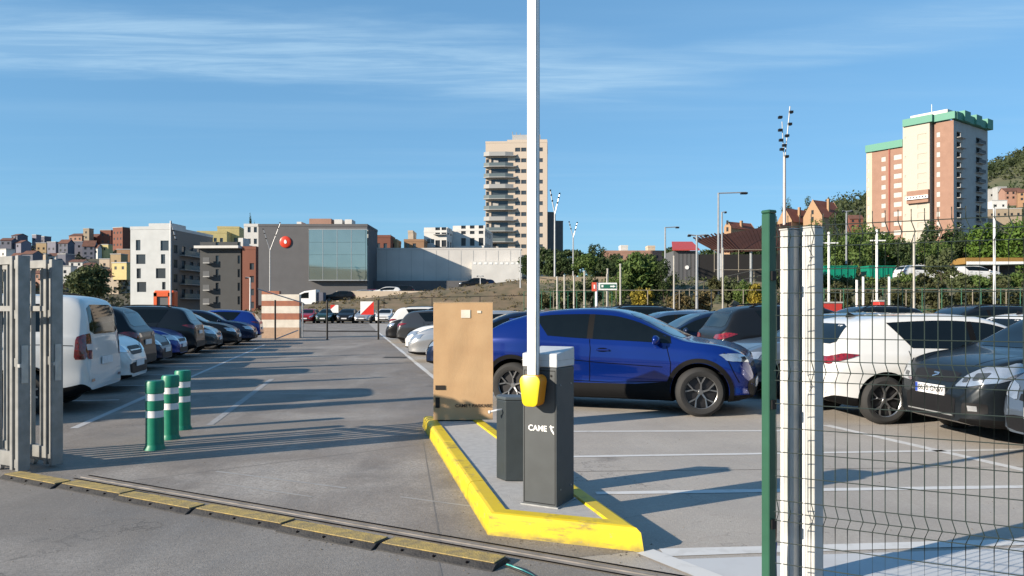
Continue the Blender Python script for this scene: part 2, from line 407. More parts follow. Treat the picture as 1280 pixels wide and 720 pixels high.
# bay lines on the right-hand side
for (pa, pb, w) in ((G(700, 540), G(1030, 539), .09), (G(690, 572), G(1290, 562.5), .09), (G(745, 617.5), G(1300, 609), .10),
                    (G(828, 692), G(1300, 678), .14), (G(1032, 532), G(1300, 593), .12)):
    line('bay_line', pa, pb, w)
for Y in (12.6, 15.2, 17.8):
    line('bay_line', (2.0, Y, 0), (8.5, Y + .4, 0), .09)
line('edge_line', G(806, 691), G(935, 742), .13, z=.012)
mb = MB(); mb.add([(*G(846, 701).xy, .010), (*G(1300, 686).xy, .010), (*G(1300, 800).xy, .010), (*G(990, 800).xy, .010)][::-1], [(0, 3, 2, 1)])
o = mb.build('painted_patch', M_white_pale); o['kind'] = 'structure'
# lane lines
line('lane_line', G(92, 536), G(331, 431), .10, paint_worn('left_line', (0.40, 0.40, 0.40), (0.24, 0.23, 0.22), 0.7))
line('lane_line', G(262, 532), G(340, 474), .10, paint_worn('worn_shaded_line', (0.29, 0.285, 0.28), (0.18, 0.165, 0.15), 1.0), z=.009)  # paint darkened for its wear and for the shade partly over it
line('lane_line', G(470, 413), G(560, 486.5), .11)
for k in range(10):                                       # bay lines of the left row
    c = Vector((-6.35, 11.6, 0)) + LANE * (2.5 * k + 1.2) 
    line('bay_line', c - Vector((0.977, 0.212, 0)) * 4.6, c, .09)
for k in range(3):
    c = G(487, 428) + LANE * (-2.55 * k - 1)
    line('bay_line', c, c + BAY * 5, .09)
# slab joints
for pa, pb in ((G(529, 552), G(553, 694)), (G(60, 561), G(535, 545)), (G(545, 690), G(560, 760)), (G(330, 503), G(545, 498)), (G(100, 610), G(530, 556)),
               (G(720, 590), G(1290, 584)), (G(548, 715), G(556, 790))):
    line('slab_joint', pa, pb, .012, M_joint, .0065)
# scuffed pale streaks across the lane
for pa, pb, w in ((G(270, 590), G(432, 611), .035), (G(280, 606), G(390, 622), .03), (G(500, 622), G(590, 634), .03), (G(350, 493), G(412, 491), .06)):
    line('scuff_mark', pa, pb, w, paint_worn('scuff', (0.30, 0.29, 0.275), (0.20, 0.185, 0.17), 0.8, 4), .0075)
# drain cover near the lane
mb = MB(); c = G(494, 447); mb.box(c.x - .35, c.x + .35, c.y - .3, c.y + .3, .005, .010)
o = mb.build('drain_cover', M_rubber); tag(o, 'dark flat drain cover set in the lane near the right line', 'drain cover')

# ------------------------------------------------------------------ gate track and cable ramp
tr = thing('gate_track', 'narrow steel gate track set in the concrete behind the yellow cable ramp', 'gate track', tuple(t0))
o = MB().add([tuple(trk(s, n, z) - t0) for s, n, z in ((0.6, .20, .006), (8.5, .20, .006), (8.5, .34, .006), (.6, .34, .006))], [(0, 1, 2, 3)]).build('track_bed', mat('track_bed', (0.25, 0.225, 0.20), 0.85, c2=(0.17, 0.155, 0.14), scale=6), tr)
for n in (.205, .345):
    o = strip(trk(.6, n) - t0, trk(8.5, n) - t0, .022, .012).build('track_groove', M_seam, tr)
MB().tube([trk(.6, .275, .006) - t0, trk(8.5, .275, .006) - t0], .008, 6).build('rail', mat('rail_worn', (.20, .18, .165), .7, .2, c2=(.11, .10, .09), scale=7), tr)
segs = [0.0, .82, 1.63, 2.52, 3.42, 4.28, 5.15]
for i in range(6):
    s0, s1 = segs[i] + .006, segs[i + 1] - .008
    jn = (-.012, .02, -.008, .012, -.01, .006)[i]
    ordn = ('nearest the grey gate', 'second from the grey gate', 'third from the grey gate', 'third from the teal cable end', 'second from the teal cable end', 'at the teal cable end')[i]
    base = trk(s0, jn)
    t = thing('cable_ramp', 'black rubber cable ramp with yellow lid, ' + ordn, 'cable ramp', tuple(base), math.atan2(TRK.y, TRK.x) + R((-.4, .8, -.3, .5, -.6, .3)[i]), 'cable ramps along the gate track')
    L = s1 - s0
    m1 = MB(); prof = [(-.115, .004), (-.11, .012), (-.062, .038), (.064, .039), (.11, .012), (.115, .004)]
    vs = [(x, y, z) for x in (0, L) for y, z in prof]; n = len(prof)
    m1.add(vs, [(k, k + 1, n + k + 1, n + k) for k in range(n - 1)] + [tuple(range(n - 1, -1, -1)), tuple(range(n, 2 * n)), (0, n, 2 * n - 1, n - 1)][0:2])
    bd = m1.build('ramp_body', M_ramp_black, t, bevel=.003)
    m2 = MB().box(.012, L - .012, -.068, .078, .038, .045); m2.build('lid', M_ramp_yellow, t, bevel=.004)
    for xx in (.22, .5, .78):
        MB().cyl((L * xx, -.085, .020), (L * xx, -.092, .030), .009, .009, 8).build('bolt', M_seam, bd)
cb = [G(634, 706, .02), G(642, 709, .03), G(652, 713, .02), G(664, 719, .01), G(690, 738, .01), G(730, 760, .01)]
o = MB().tube(cb, .008, 6).build('cable', M_cable, smooth=True); tag(o, 'thin teal cable coming out of the ramp end', 'cable')
cb = [G(632, 707, .03), G(648, 713, .03), G(668, 722, .012), G(700, 745, .01)]
o = MB().tube(cb, .006, 6).build('cable', M_black, smooth=True); tag(o, 'thin black cable beside the teal cable at ramp end', 'cable')

# ------------------------------------------------------------------ traffic island
KH = .155
isl = thing('traffic_island', 'raised concrete island with bright yellow painted kerb', 'traffic island', (0, 7.2, 0))
out = [Vector((-.165, 5.17)), Vector((.835, 4.80)), Vector((-.40, 9.75)), Vector((-1.16, 9.86))]
cen = Vector((0, 7.2))
def inset(poly, d):
    n = len(poly); res = []
    for i in range(n):
        p0, p1, p2 = poly[i - 1], poly[i], poly[(i + 1) % n]
        a_ = (p1 - p0).normalized(); b_ = (p2 - p1).normalized()
        na = Vector((-a_.y, a_.x)); nb = Vector((-b_.y, b_.x))
        k = (na + nb) / (1 + na.dot(nb)); res.append(p1 + k * d)
    return res
prof = [(0, 0.003), (.012, KH - .03), (.03, KH - .006), (.05, KH), (.140, KH + .001), (.155, KH - .028)]
mk = []
for i in range(4):                                        # four kerb runs, mitred
    m1 = MB(); vs = []
    for d, z in prof:
        q = inset(out, d); vs.append((q[i].x - cen.x, q[i].y - cen.y, z))
    for d, z in prof:
        q = inset(out, d); j = (i + 1) % 4; vs.append((q[j].x - cen.x, q[j].y - cen.y, z))
    n = len(prof)
    va, vb = [Vector(v) for v in vs[:n]], [Vector(v) for v in vs[n:]]
    L_ = (vb[0] - va[0]).length; ns_ = max(1, round(L_ / 1.0))
    for q_ in range(ns_):                                  # separate kerb stones with thin joints
        e = .004 / L_; f0 = q_ / ns_ + (e if q_ else 0); f1 = (q_ + 1) / ns_ - (e if q_ < ns_ - 1 else 0); jz = rnd.uniform(-.002, .002)
        A_ = [a_.lerp(b__, f0) + Vector((0, 0, jz)) for a_, b__ in zip(va, vb)]; B_ = [a_.lerp(b__, f1) + Vector((0, 0, jz)) for a_, b__ in zip(va, vb)]
        MB().add(A_ + B_, [(k, n + k, n + k + 1, k + 1) for k in range(n - 1)] + [tuple(range(n)), tuple(range(2 * n - 1, n - 1, -1))]).build('kerb_stone', M_yellow, isl)
q = inset(out, .148)
MB().add([(v.x - cen.x, v.y - cen.y, KH - .016) for v in q], [(0, 1, 2, 3)]).build('island_top', M_island, isl)

# ------------------------------------------------------------------ barrier housing, boom, reader, cardboard box
HR = math.atan2(TRK.y, TRK.x)
hb = Vector((.315, 5.34, KH - .014)) 
ux = TRK; uy = Vector((-TRK.y, TRK.x, 0))
hc = hb - ux * .135 + uy * .15                              # housing centre
bar = thing('barrier_housing', 'grey steel parking barrier cabinet with white cap and lettering', 'barrier', tuple(hc), HR)
hw, hd = .135, .15
MB().box(-hw, hw, -hd, hd, 0, .985).build('cabinet', M_grey_metal, bar, bevel=.006, seg=2)
m1 = MB(); 
m1.add([(-hw-.003, -hd-.003, .988), (hw+.003, -hd-.003, .988), (hw+.003, hd+.003, .988), (-hw-.003, hd+.003, .988),
        (-hw-.003, -hd-.003, 1.085), (hw+.003, -hd-.003, 1.085), (hw+.003, hd+.003, 1.125), (-hw-.003, hd+.003, 1.125)],
       [(0,3,2,1),(4,5,6,7),(0,1,5,4),(1,2,6,5),(2,3,7,6),(3,0,4,7)])
cap = m1.build('cap', mat('cap_white', (0.50, 0.52, 0.54), 0.35), bar, bevel=.008, seg=2)
MB().box(-hw-.0045, hw+.0045, -hd-.0045, hd+.0045, 1.036, 1.039).build('cap_seam', M_steel, cap)
MB().cyl((hw-.045, -hd-.006, .93), (hw-.045, -hd+.01, .93), .008, n=12).build('lock', M_black, bar)
for x0_, x1_, z0_, z1_ in ((-hw+.012, hw-.012, .02, .024), (-hw+.012, hw-.012, .962, .966), (-hw+.012, -hw+.015, .024, .962), (hw-.015, hw-.012, .024, .962)):
    MB().box(x0_, x1_, -hd-.0012, -hd-.0004, z0_, z1_).build('door_seam', M_seam, bar)
for zz in (.12, .86): MB().cyl((hw+.0005, -.09, zz), (hw+.004, -.09, zz), .006, n=10).build('screw', M_steel, bar); MB().cyl((hw+.0005, .09, zz), (hw+.004, .09, zz), .006, n=10).build('screw', M_steel, bar)
MB().box(-hw-.012, hw+.012, -hd-.012, hd+.012, -.001, .008).build('base_plate', M_steel, bar)
Mtx = Matrix.Translation((.0, -hd - .002, .55)) @ Matrix.Rotation(R(90), 4, 'X')
text_mesh('CAME', .056, 'lettering', M_white_paint, bar, Mtx @ Matrix.Translation((-.016, .002, 0)), bold=.0014)
m1 = MB()                                                 # emblem: a bent stem with two small arms
def blade(pts, w):
    vs = []; 
    for i, (x, z) in enumerate(pts):
        x0, z0 = pts[max(i-1, 0)]; x1, z1 = pts[min(i+1, len(pts)-1)]
        d = Vector((x1-x0, z1-z0)).normalized(); nn = Vector((-d.y, d.x)) * w[i]
        vs += [(x + nn.x, -hd - .002, z + nn.y), (x - nn.x, -hd - .002, z - nn.y)]
    return vs, [(2*i, 2*i+1, 2*i+3, 2*i+2) for i in range(len(pts)-1)]
m1.add(*blade([(.088, .582), (.091, .56), (.096, .545), (.106, .533), (.112, .518)], [.003, .006, .006, .006, .003]))
vs, fs = blade([(.079, .571), (.09, .567), (.103, .568), (.114, .571)], [.003, .005, .005, .002]); m1.add([(x, y - .0006, z) for x, y, z in vs], fs)
m1.build('emblem', M_white_paint, bar)
# boom: yellow bracket on the cabinet's face and the raised white pole
bp = hc + ux * (-.03) - uy * hd + Vector((0, 0, .765))
bm_ = thing('barrier_boom', 'raised white barrier boom with rounded yellow bracket on grey cabinet', 'barrier boom', tuple(hc), HR)
def rbox2(w0, w1, h0, h1, cz):                            # rounded shield outline (x,z)
    pts = []
    for cxx, czz, r, a0 in ((w1/2-.045, h1-.045, .045, 0), (-w1/2+.045, h1-.045, .045, 90), (-w0/2+.04, h0+.04, .04, 180), (w0/2-.04, h0+.04, .04, 270)):
        for k in range(6):
            a_ = R(a0 + 18 * k); pts.append((cxx + r * math.cos(a_), cz + czz + r * math.sin(a_)))
    return pts
sh = rbox2(.125, .162, -.115, .105, .835)
Mx = Matrix(((1, 0, 0, -.015), (0, 0, -1, 0), (0, 1, 0, 0), (0, 0, 0, 1)))
MB().prism(sh, hd + .012, hd + .115, Mx).build('bracket', M_orange_side, bm_, smooth=True, bevel=.006)
MB().prism([(x * .99, z) for x, z in sh], hd + .1165, hd + .128, Mx).build('bracket_cover', M_orange_y, bm_, smooth=True, bevel=.006, seg=2)
MB().prism([(x * .8, .835 + (z - .835) * .8) for x, z in sh], hd + .001, hd + .014, Mx).build('hub_plate', M_black, bm_)
m1 = MB(); pw = .043
m1.prism([(-.055 + x, y) for x, y in [(pw*math.cos(R(a_)) * (1 if abs(math.cos(R(a_)))>.1 else 1), .030*math.sin(R(a_)) ) for a_ in range(0, 360, 20)]], .86, 5.2)
po = m1.build('pole', M_white_paint, bm_, smooth=True); po.location = (0.035, -hd - .065, 0)
MB().box(-.024, -.018, -.032, .032, .88, 5.19).build('pole_groove', M_steel, po)
# card reader pillar
rb = Vector((-.055, 6.18, KH - .014)); RA = R(-8)
rd = thing('card_reader_pillar', 'short dark grey pillar box standing behind the barrier cabinet', 'pillar', tuple(rb), RA)
Mrot = Matrix.Rotation(0, 4, 'Z')
foot = [(0, 0), (.20, .02), (.20, .20), (-.09, .20), (-.09, .11)]
MB().prism(foot, 0, .655).build('pillar_body', M_box_dark, rd, bevel=.008, seg=2)
MB().prism([(x * 1.03 - .002, y * 1.03 - .004) for x, y in foot], .657, .685).build('pillar_lid', mat('reader_lid', (0.06, 0.075, 0.085), 0.4), rd, bevel=.008, seg=2)
MB().tube([(-.03, .055, .575), (-.07, -.01, .578), (-.12, -.02, .565)], .008, 8).build('lever', M_white_plastic, rd, smooth=True)
MB().cyl((-.12, -.02, .563), (-.135, -.02, .561), .014, n=10).build('lever_tip', M_white_plastic, rd)
# cardboard carton
bx0 = Vector((-.975, 9.46, KH + .002)); CR = R(1.5)
ct = thing('cardboard_carton', 'tall brown cardboard carton standing on the island end', 'carton', tuple(bx0), CR)
CW, CD, CHh = .735, .30, 1.46
m1 = MB().box(0, CW, 0, CD, 0, CHh)
cb_ = m1.build('carton_body', M_card, ct)
bmc = bmesh.new(); bmc.from_mesh(cb_.data); bmesh.ops.subdivide_edges(bmc, edges=bmc.edges, cuts=11, use_grid_fill=True)
for v in bmc.verts:                                         # slightly bowed, dented board
    x, y, z = v.co; fx, fy, fz = x / CW, y / CD, z / CHh
    bow = math.sin(math.pi * fx) * math.sin(math.pi * min(1, fz * 1.02))
    if y < .001: v.co.y += -.0008 * bow + .0035 * math.sin(5 * fx + 7 * fz) * bow + .002 * math.sin(13 * fx - 9 * fz) * bow
    if x < .001 or x > CW - .001: v.co.x += (.004 * math.sin(6 * fz + 2)) * math.sin(math.pi * fz) * (1 if x < .001 else -1)
    if z > CHh - .001: v.co.z -= .006 * (math.sin(3 * fx + 1) ** 2)
bmc.to_mesh(cb_.data); bmc.free()
for x0_, x1_, yy in ((-.004, CW + .004, (-.004, .15)), (-.004, CW + .004, (.153, CD + .004))):
    MB().box(x0_, x1_, yy[0], yy[1], CHh + .001, CHh + .007).build('flap', M_card_edge, ct)
MB().box(-.0065, -.001, .05, CD - .05, .02, CHh - .02).build('side_flap', M_card_edge, ct)
MB().box(.34, .455, -.007, -.0045, 1.27, 1.37).build('sticker', M_sticker, ct)
MB().box(.54, .59, -.007, -.0045, 1.33, 1.36).build('sticker', M_sticker, ct)
MB().box(.022, .145, -.007, -.0045, .375, .43).build('tape_mark', M_print, ct)
MB().box(.022, .075, -.007, -.0045, .15, .28).build('tape_mark', M_print, ct)
text_mesh('CAME', .058, 'lettering', M_print, ct, Matrix.Translation((.345, -.007, .175)) @ Matrix.Rotation(R(90), 4, 'X'), bold=.0006)
text_mesh('PARKARE', .058, 'lettering', M_print, ct, Matrix.Translation((.60, -.007, .175)) @ Matrix.Rotation(R(90), 4, 'X'), bold=.0006)
m1 = MB(); m1.add([(.437, -.007, .2), (.447, -.007, .2), (.452, -.007, .155), (.462, -.007, .15), (.45, -.007, .15)], [(0, 4, 2, 1), (4, 3, 2)])
m1.add([(.428, -.0076, .190), (.46, -.0076, .190), (.46, -.0076, .182), (.428, -.0076, .182)], [(0, 3, 2, 1)])
m1.build('emblem', M_print, ct)

# ------------------------------------------------------------------ bollards
for i, (px, py, lb) in enumerate(((193.5, 562, 'nearest the camera'), (213, 549, 'in the middle of the three'), (228.5, 537, 'farthest of the three'))):
    g = G(px, py); b_ = thing('bollard', 'green flexible bollard with two white bands, ' + lb, 'bollard', tuple(g), 0, 'green bollards beside the lane')
    r = .094
    pf = [(0, .0), (r * 1.22, 0), (r * 1.22, .012), (r * 1.02, .05), (r, .07), (r * .99, .35), (r * .93, .353), (r * .93, .435), (r, .438), (r, .535), (r * .93, .538), (r * .93, .62), (r * 1.04, .623), (r * 1.05, .735), (r * .95, .755), (r * .3, .758), (0, .752)]
    Mz = Matrix.Rotation(R(90), 4, 'X')
    MB().lathe(pf, 28, Mz).build('post', M_green_bollard, b_, smooth=True)
    for z0, z1 in ((.357, .431), (.542, .616)):
        MB().lathe([(r * .935, z0), (r * .955, z0), (r * .955, z1), (r * .935, z1)], 28, Mz).build('band', M_reflect, b_, smooth=True)
    MB().box(-r * 1.02, -r * .9, -.012, .012, .02, .72).build('rib', M_green_bollard, b_)

# ------------------------------------------------------------------ sliding gate on the left
def gate_leaf(label, p_end, length, zt, nb, off):
    t = thing('sliding_gate', label, 'gate', tuple(p_end), math.atan2(-TRK.y, -TRK.x), 'telescopic gate leaves')
    # local x runs away from the closing edge, y = towards the camera (negative is far)
    d = .055
    MB().box(0, .05, -d, d, .03, zt).build('end_stile', M_gate, t, bevel=.004)
    MB().box(.115, .16, -.045, .045, .03, zt - .002).build('stile', M_gate, t, bevel=.004)
    for z in (.05, 1.0, 1.45, zt - .12): MB().box(.051, .114, -.03, .03, z, z + .08).build('spacer', M_gate, t)
    MB().box(.162, length, -.03, .03, zt - .08, zt).build('top_rail', M_gate, t, bevel=.004)
    MB().box(.162, length, -.03, .03, .06, .20).build('bottom_rail', M_gate, t, bevel=.004)
    MB().box(.162, length, -.025, .025, 1.52, 1.57).build('mid_rail', M_gate, t)
    k = int((length - .2) / .16)
    for i in range(k):
        x = .25 + .16 * i
        w = .009 if i % 4 != 3 else .020
        MB().box(x - w, x + w, -.02, .02, .201, zt - .081).build('bar', M_gate, t)
    MB().box(-.012, -.001, -.03, .03, .85, 1.2).build('strike_plate', M_steel, t)
    MB().box(-.05, -.012, .05, .068, 1.0, 1.03).build('latch', M_steel, t)
    for x in (.4, 1.1): MB().cyl((x, -.02, .045), (x, .02, .045), .045, n=14).build('roller', M_steel, t)
    return t
pe = G(72, 585)
gate_leaf('far leaf of the grey steel sliding gate, its closing edge nearest the lane', Vector((pe.x, pe.y, 0)), 1.35, 2.02, 10, 0)
pe2 = G(44, 590) - uy * .10
gate_leaf('near leaf of the grey steel sliding gate at the left edge', Vector((pe2.x, pe2.y, 0)), 1.5, 2.04, 10, 0)

# ------------------------------------------------------------------ green post, mesh panel, white posts on the right
PR = R(-62)
gp = Vector((XA(961, 4.16), 4.16, 0))
t = thing('fence_post', 'dark green square steel fence post at the end of the mesh panel', 'fence post', tuple(gp), PR)
MB().box(-.028, .028, -.028, .028, 0, 2.065).build('post_tube', M_post_green, t, bevel=.004)
MB().box(-.031, .031, -.031, .031, 2.066, 2.085).build('post_cap', M_post_green, t, bevel=.006)
for z in (.35, 1.0, 1.7): MB().box(.028, .040, -.015, .015, z, z + .05).build('clip', M_black, t)
for px, Yp, zt, lb, hw_ in ((989.5, 4.30, 1.99, 'white painted square gate post just right of the green post', .045),
                       (1015.5, 4.24, 1.995, 'white painted square gate post, right one of the pair', .042)):
    t = thing('gate_post', lb, 'gate post', (XA(px, Yp), Yp, 0), R(-57), 'white gate posts')
    MB().box(-hw_, hw_, -hw_, hw_, 0, zt).build('post_tube', M_post_white, t, bevel=.004)
    MB().box(-hw_ - .003, hw_ + .003, -hw_ - .003, hw_ + .003, zt + .001, zt + .008).build('post_cap', M_post_white, t)
    MB().box(-hw_ + .012, -hw_ + .028, -hw_ - .0045, -hw_ - .0005, .02, zt - .02).build('weld_strip', M_sign_white, t)
    MB().box(hw_ * .25, hw_ * .45, -hw_ - .0045, -hw_ - .0005, .02, zt - .02).build('weld_strip', M_post_white, t)
# small red and blue ribbon tied by the posts
t = MB().tube([P(969, 643, 4.2), P(969.5, 660, 4.2), P(968.5, 676, 4.2)], .006, 6).build('ribbon', M_red); tag(t, 'short red ribbon tied to the mesh beside green post', 'ribbon')
t = MB().tube([P(970, 678, 4.22), P(969, 698, 4.22), P(970, 730, 4.22)], .007, 6).build('ribbon', mat('ribbon_blue', (.02, .06, .4), .5)); tag(t, 'short blue ribbon tied to the mesh beside green post', 'ribbon')
fp = thing('mesh_fence_panel', 'green welded wire mesh fence panel in front of the parked cars', 'fence panel', (XA(969, 4.10), 4.10, 0), math.atan2(-.53, .99))
folds = (.46, 1.215, 1.93)
def wire_y(z):
    for f in folds:
        d = abs(z - f)
        if d < .055: return -.03 * (1 - d / .055)
    return 0.0
zs = sorted(set([.04, 2.05] + [f + d for f in folds for d in (-.055, 0, .055)] + [.8, 1.6]))
zs[-1] = 2.045
vm = MB().tube([(-wire_y(z) * .6, wire_y(z), z) for z in zs], .0027, 6).mesh('wire', smooth=True)
dx = .0585
for i in range(48):
    obj('wire', vm, M_wire, fp, (.006 + dx * i, .005, 0))
hm = MB().tube([(0, 0, 0), (dx * 47.5, 0, 0)], .0027, 6).mesh('wire', smooth=True)
zz = .06
hz = []
z = .06
for f0, f1 in ((0.06, .405), (.405, .515), (.515, 1.16), (1.16, 1.27), (1.27, 1.875), (1.875, 1.985)):
    pass
for z in (.06, .175, .29, .405, .46, .515, .645, .775, .905, 1.035, 1.16, 1.215, 1.27, 1.39, 1.51, 1.63, 1.755, 1.875, 1.93, 1.985, 2.02):
    if z in (2.02,): continue
    obj('wire', hm, M_wire, fp, (0, wire_y(z), z))

# ------------------------------------------------------------------ grit and dry leaf scraps blown along the kerb and the track
gr = MB(); grng = random.Random(3)
def grit(x, y, z, s_):
    a_ = grng.uniform(0, 6.28); ca, sa = math.cos(a_) * s_, math.sin(a_) * s_
    gr.add([(x + ca, y + sa, z), (x - sa * .7, y + ca * .7, z), (x - ca, y - sa, z), (x + sa * .8, y - ca * .8, z), (x, y, z + s_ * grng.uniform(.3, .8))], [(0, 1, 4), (1, 2, 4), (2, 3, 4), (3, 0, 4)])
for i in range(260):                                        # foot of the kerb
    k = grng.choice((0, 0, 3, 3, 1)); p0_, p1_ = out[k], out[(k + 1) % 4]; f = grng.random(); d_ = (p1_ - p0_).normalized()
    q = p0_.lerp(p1_, f) + Vector((d_.y, -d_.x)) * abs(grng.gauss(0, .07)) + Vector((d_.y, -d_.x)) * .01
    grit(q.x, q.y, .006, grng.uniform(.003, .009))
for i in range(260):                                        # along ramp and track
    q = trk(grng.uniform(-.2, 8), grng.choice((-.16, .16, .24, .36)) + grng.gauss(0, .05)); grit(q.x, q.y, .006, grng.uniform(.003, .009))
for i in range(420):
    q = Vector((grng.uniform(-5, 4), grng.uniform(3.6, 11))); grit(q.x, q.y, .0065, grng.uniform(.002, .008))
o = gr.build('grit', mat('grit', (.20, .17, .13), .9, c2=(.07, .06, .045), scale=25)); tag(o, 'loose grit and leaf scraps scattered over the concrete', 'grit', kind='stuff')
# ------------------------------------------------------------------ cars
def pchip(pts):
    xs = np.array([p[0] for p in pts], float); ys = np.array([p[1] for p in pts], float)
    h = np.diff(xs); d = np.diff(ys) / h; m = np.zeros(len(xs))
    for i in range(1, len(xs) - 1):
        if d[i-1] * d[i] > 0:
            w1 = 2*h[i] + h[i-1]; w2 = h[i] + 2*h[i-1]
            m[i] = (w1 + w2) / (w1 / d[i-1] + w2 / d[i])
    m[0] = d[0]; m[-1] = d[-1]
    def f(x):
        x = min(max(x, xs[0]), xs[-1]); i = min(int(np.searchsorted(xs, x, side='right')) - 1, len(h) - 1)
        t = (x - xs[i]) / h[i]
        return float((2*t**3-3*t*t+1)*ys[i] + (t**3-2*t*t+t)*h[i]*m[i] + (-2*t**3+3*t*t)*ys[i+1] + (t**3-t*t)*h[i]*m[i+1])
    return f
def catmull(pts, k):
    out = []; n = len(pts)
    for i in range(n - 1):
        p0 = pts[max(i-1, 0)]; p1 = pts[i]; p2 = pts[i+1]; p3 = pts[min(i+2, n-1)]
        for j in range(k):
            t = j / k
            out.append(tuple(0.5*((2*b) + (-a+c)*t + (2*a-5*b+4*c-d)*t*t + (-a+3*b-3*c+d)*t**3) for a, b, c, d in zip(p0, p1, p2, p3)))
    out.append(pts[-1]); return out

def decal(bvh, poly, axis, name, m, parent, off=.004, cell=.07, mirror=False):
    """patch whose outline is drawn in a side / front / rear / top view and which lies on the body surface"""
    if axis == 'L':   mk = lambda u, v: (Vector((u, 3, v)), Vector((0, -1, 0)))
    elif axis == 'R': mk = lambda u, v: (Vector((u, -3, v)), Vector((0, 1, 0)))
    elif axis == 'F': mk = lambda u, v: (Vector((5, u, v)), Vector((-1, 0, 0)))
    elif axis == 'B': mk = lambda u, v: (Vector((-5, u, v)), Vector((1, 0, 0)))
    else:             mk = lambda u, v: (Vector((u, v, 4)), Vector((0, 0, -1)))
    bm = bmesh.new()
    try: bm.faces.new([bm.verts.new((u, v, 0)) for u, v in poly])
    except ValueError: bm.free(); return None
    us = [p[0] for p in poly]; vs = [p[1] for p in poly]
    for lo, hi, nrm in ((min(us), max(us), Vector((1, 0, 0))), (min(vs), max(vs), Vector((0, 1, 0)))):
        k = int((hi - lo) / cell)
        for i in range(1, k + 1):
            c = lo + (hi - lo) * i / (k + 1)
            bmesh.ops.bisect_plane(bm, geom=list(bm.verts) + list(bm.edges) + list(bm.faces), plane_co=nrm * c, plane_no=nrm)
    bmesh.ops.triangulate(bm, faces=bm.faces)
    dead = []
    d = mk(0, 0)[1]
    for v in bm.verts:
        o, dr = mk(v.co.x, v.co.y)
        hit, n, i, dist = bvh.ray_cast(o, dr)
        if hit is None: dead.append(v); continue
        v.co = hit + n * off
    if dead: bmesh.ops.delete(bm, geom=dead, context='VERTS')
    for f in bm.faces:
        f.normal_update()
        if f.normal.dot(d) > 0: f.normal_flip()
        f.smooth = True
    me = bpy.data.meshes.new(name); bm.to_mesh(me); bm.free()
    return obj(name, me, m, parent)

def rim_mesh(style, r):
    m1 = MB(); m1.lathe([(r*.99, -.085), (r, -.09), (r, -.078), (r*.965, -.07)], 36)
    m1.lathe([(0, -.062), (r*.14, -.062), (r*.19, -.05), (r*.2, -.02)], 20)
    ns = {'fork': 5, 'five': 5, 'ten': 10}[style]
    for k in range(ns):
        a0 = 2 * math.pi * k / ns + math.pi / 2
        def bar(aa, ra, ab, rb, w0, w1):
            p = Vector((ra*math.cos(aa), -.058, ra*math.sin(aa))); q = Vector((rb*math.cos(ab), -.074, rb*math.sin(ab)))
            dv = (q - p).normalized(); nv = Vector((-dv.z, 0, dv.x))
            vs = [p+nv*w0, p-nv*w0, q-nv*w1, q+nv*w1]; vs += [v + Vector((0, .025, 0)) for v in vs]
            m1.add(vs, [(0,1,2,3),(4,7,6,5),(0,4,5,1),(1,5,6,2),(2,6,7,3),(3,7,4,0)])
        if style == 'fork':
            bar(a0, r*.12, a0, r*.52, r*.055, r*.04)
            bar(a0, r*.48, a0+.26, r*.97, r*.033, r*.045); bar(a0, r*.48, a0-.26, r*.97, r*.033, r*.045)
        elif style == 'five': bar(a0, r*.12, a0, r*.95, r*.12, r*.10)
        else: bar(a0, r*.12, a0, r*.95, r*.05, r*.06)
    return m1
def make_wheel(parent, x, y, r, style, side, steer=0.0, rimmat=None, cache={}):
    key = (style, r)
    if key not in cache:
        w = .205; ro = r; ri = r * .665
        tp = [(ri, -w/2+.01), (ri+.02, -w/2), (ro-.05, -w/2-.004), (ro-.012, -w/2+.022), (ro, -w/2+.05), (ro+.001, 0), (ro, w/2-.05), (ro-.012, w/2-.022), (ro-.05, w/2), (ri, w/2-.01)]
        ty = MB().lathe(tp, 40).mesh('tyre', smooth=True)
        hub = MB().lathe([(0, -.03), (ri*.96, -.03), (ri*.97, .08), (0, .08)], 24).mesh('wheel', smooth=True)
        rm = rim_mesh(style, ri).mesh('rim', smooth=True)
        cache[key] = (ty, hub, rm)
    ty, hub, rm = cache[key]
    wo_ = obj('wheel', hub, M_rim_dark, parent, (x, y, r), (0, 0, (0 if side < 0 else math.pi) + steer))
    obj('tyre', ty, M_rubber, wo_); obj('rim', rm, rimmat or M_rim, wo_)
    return wo_

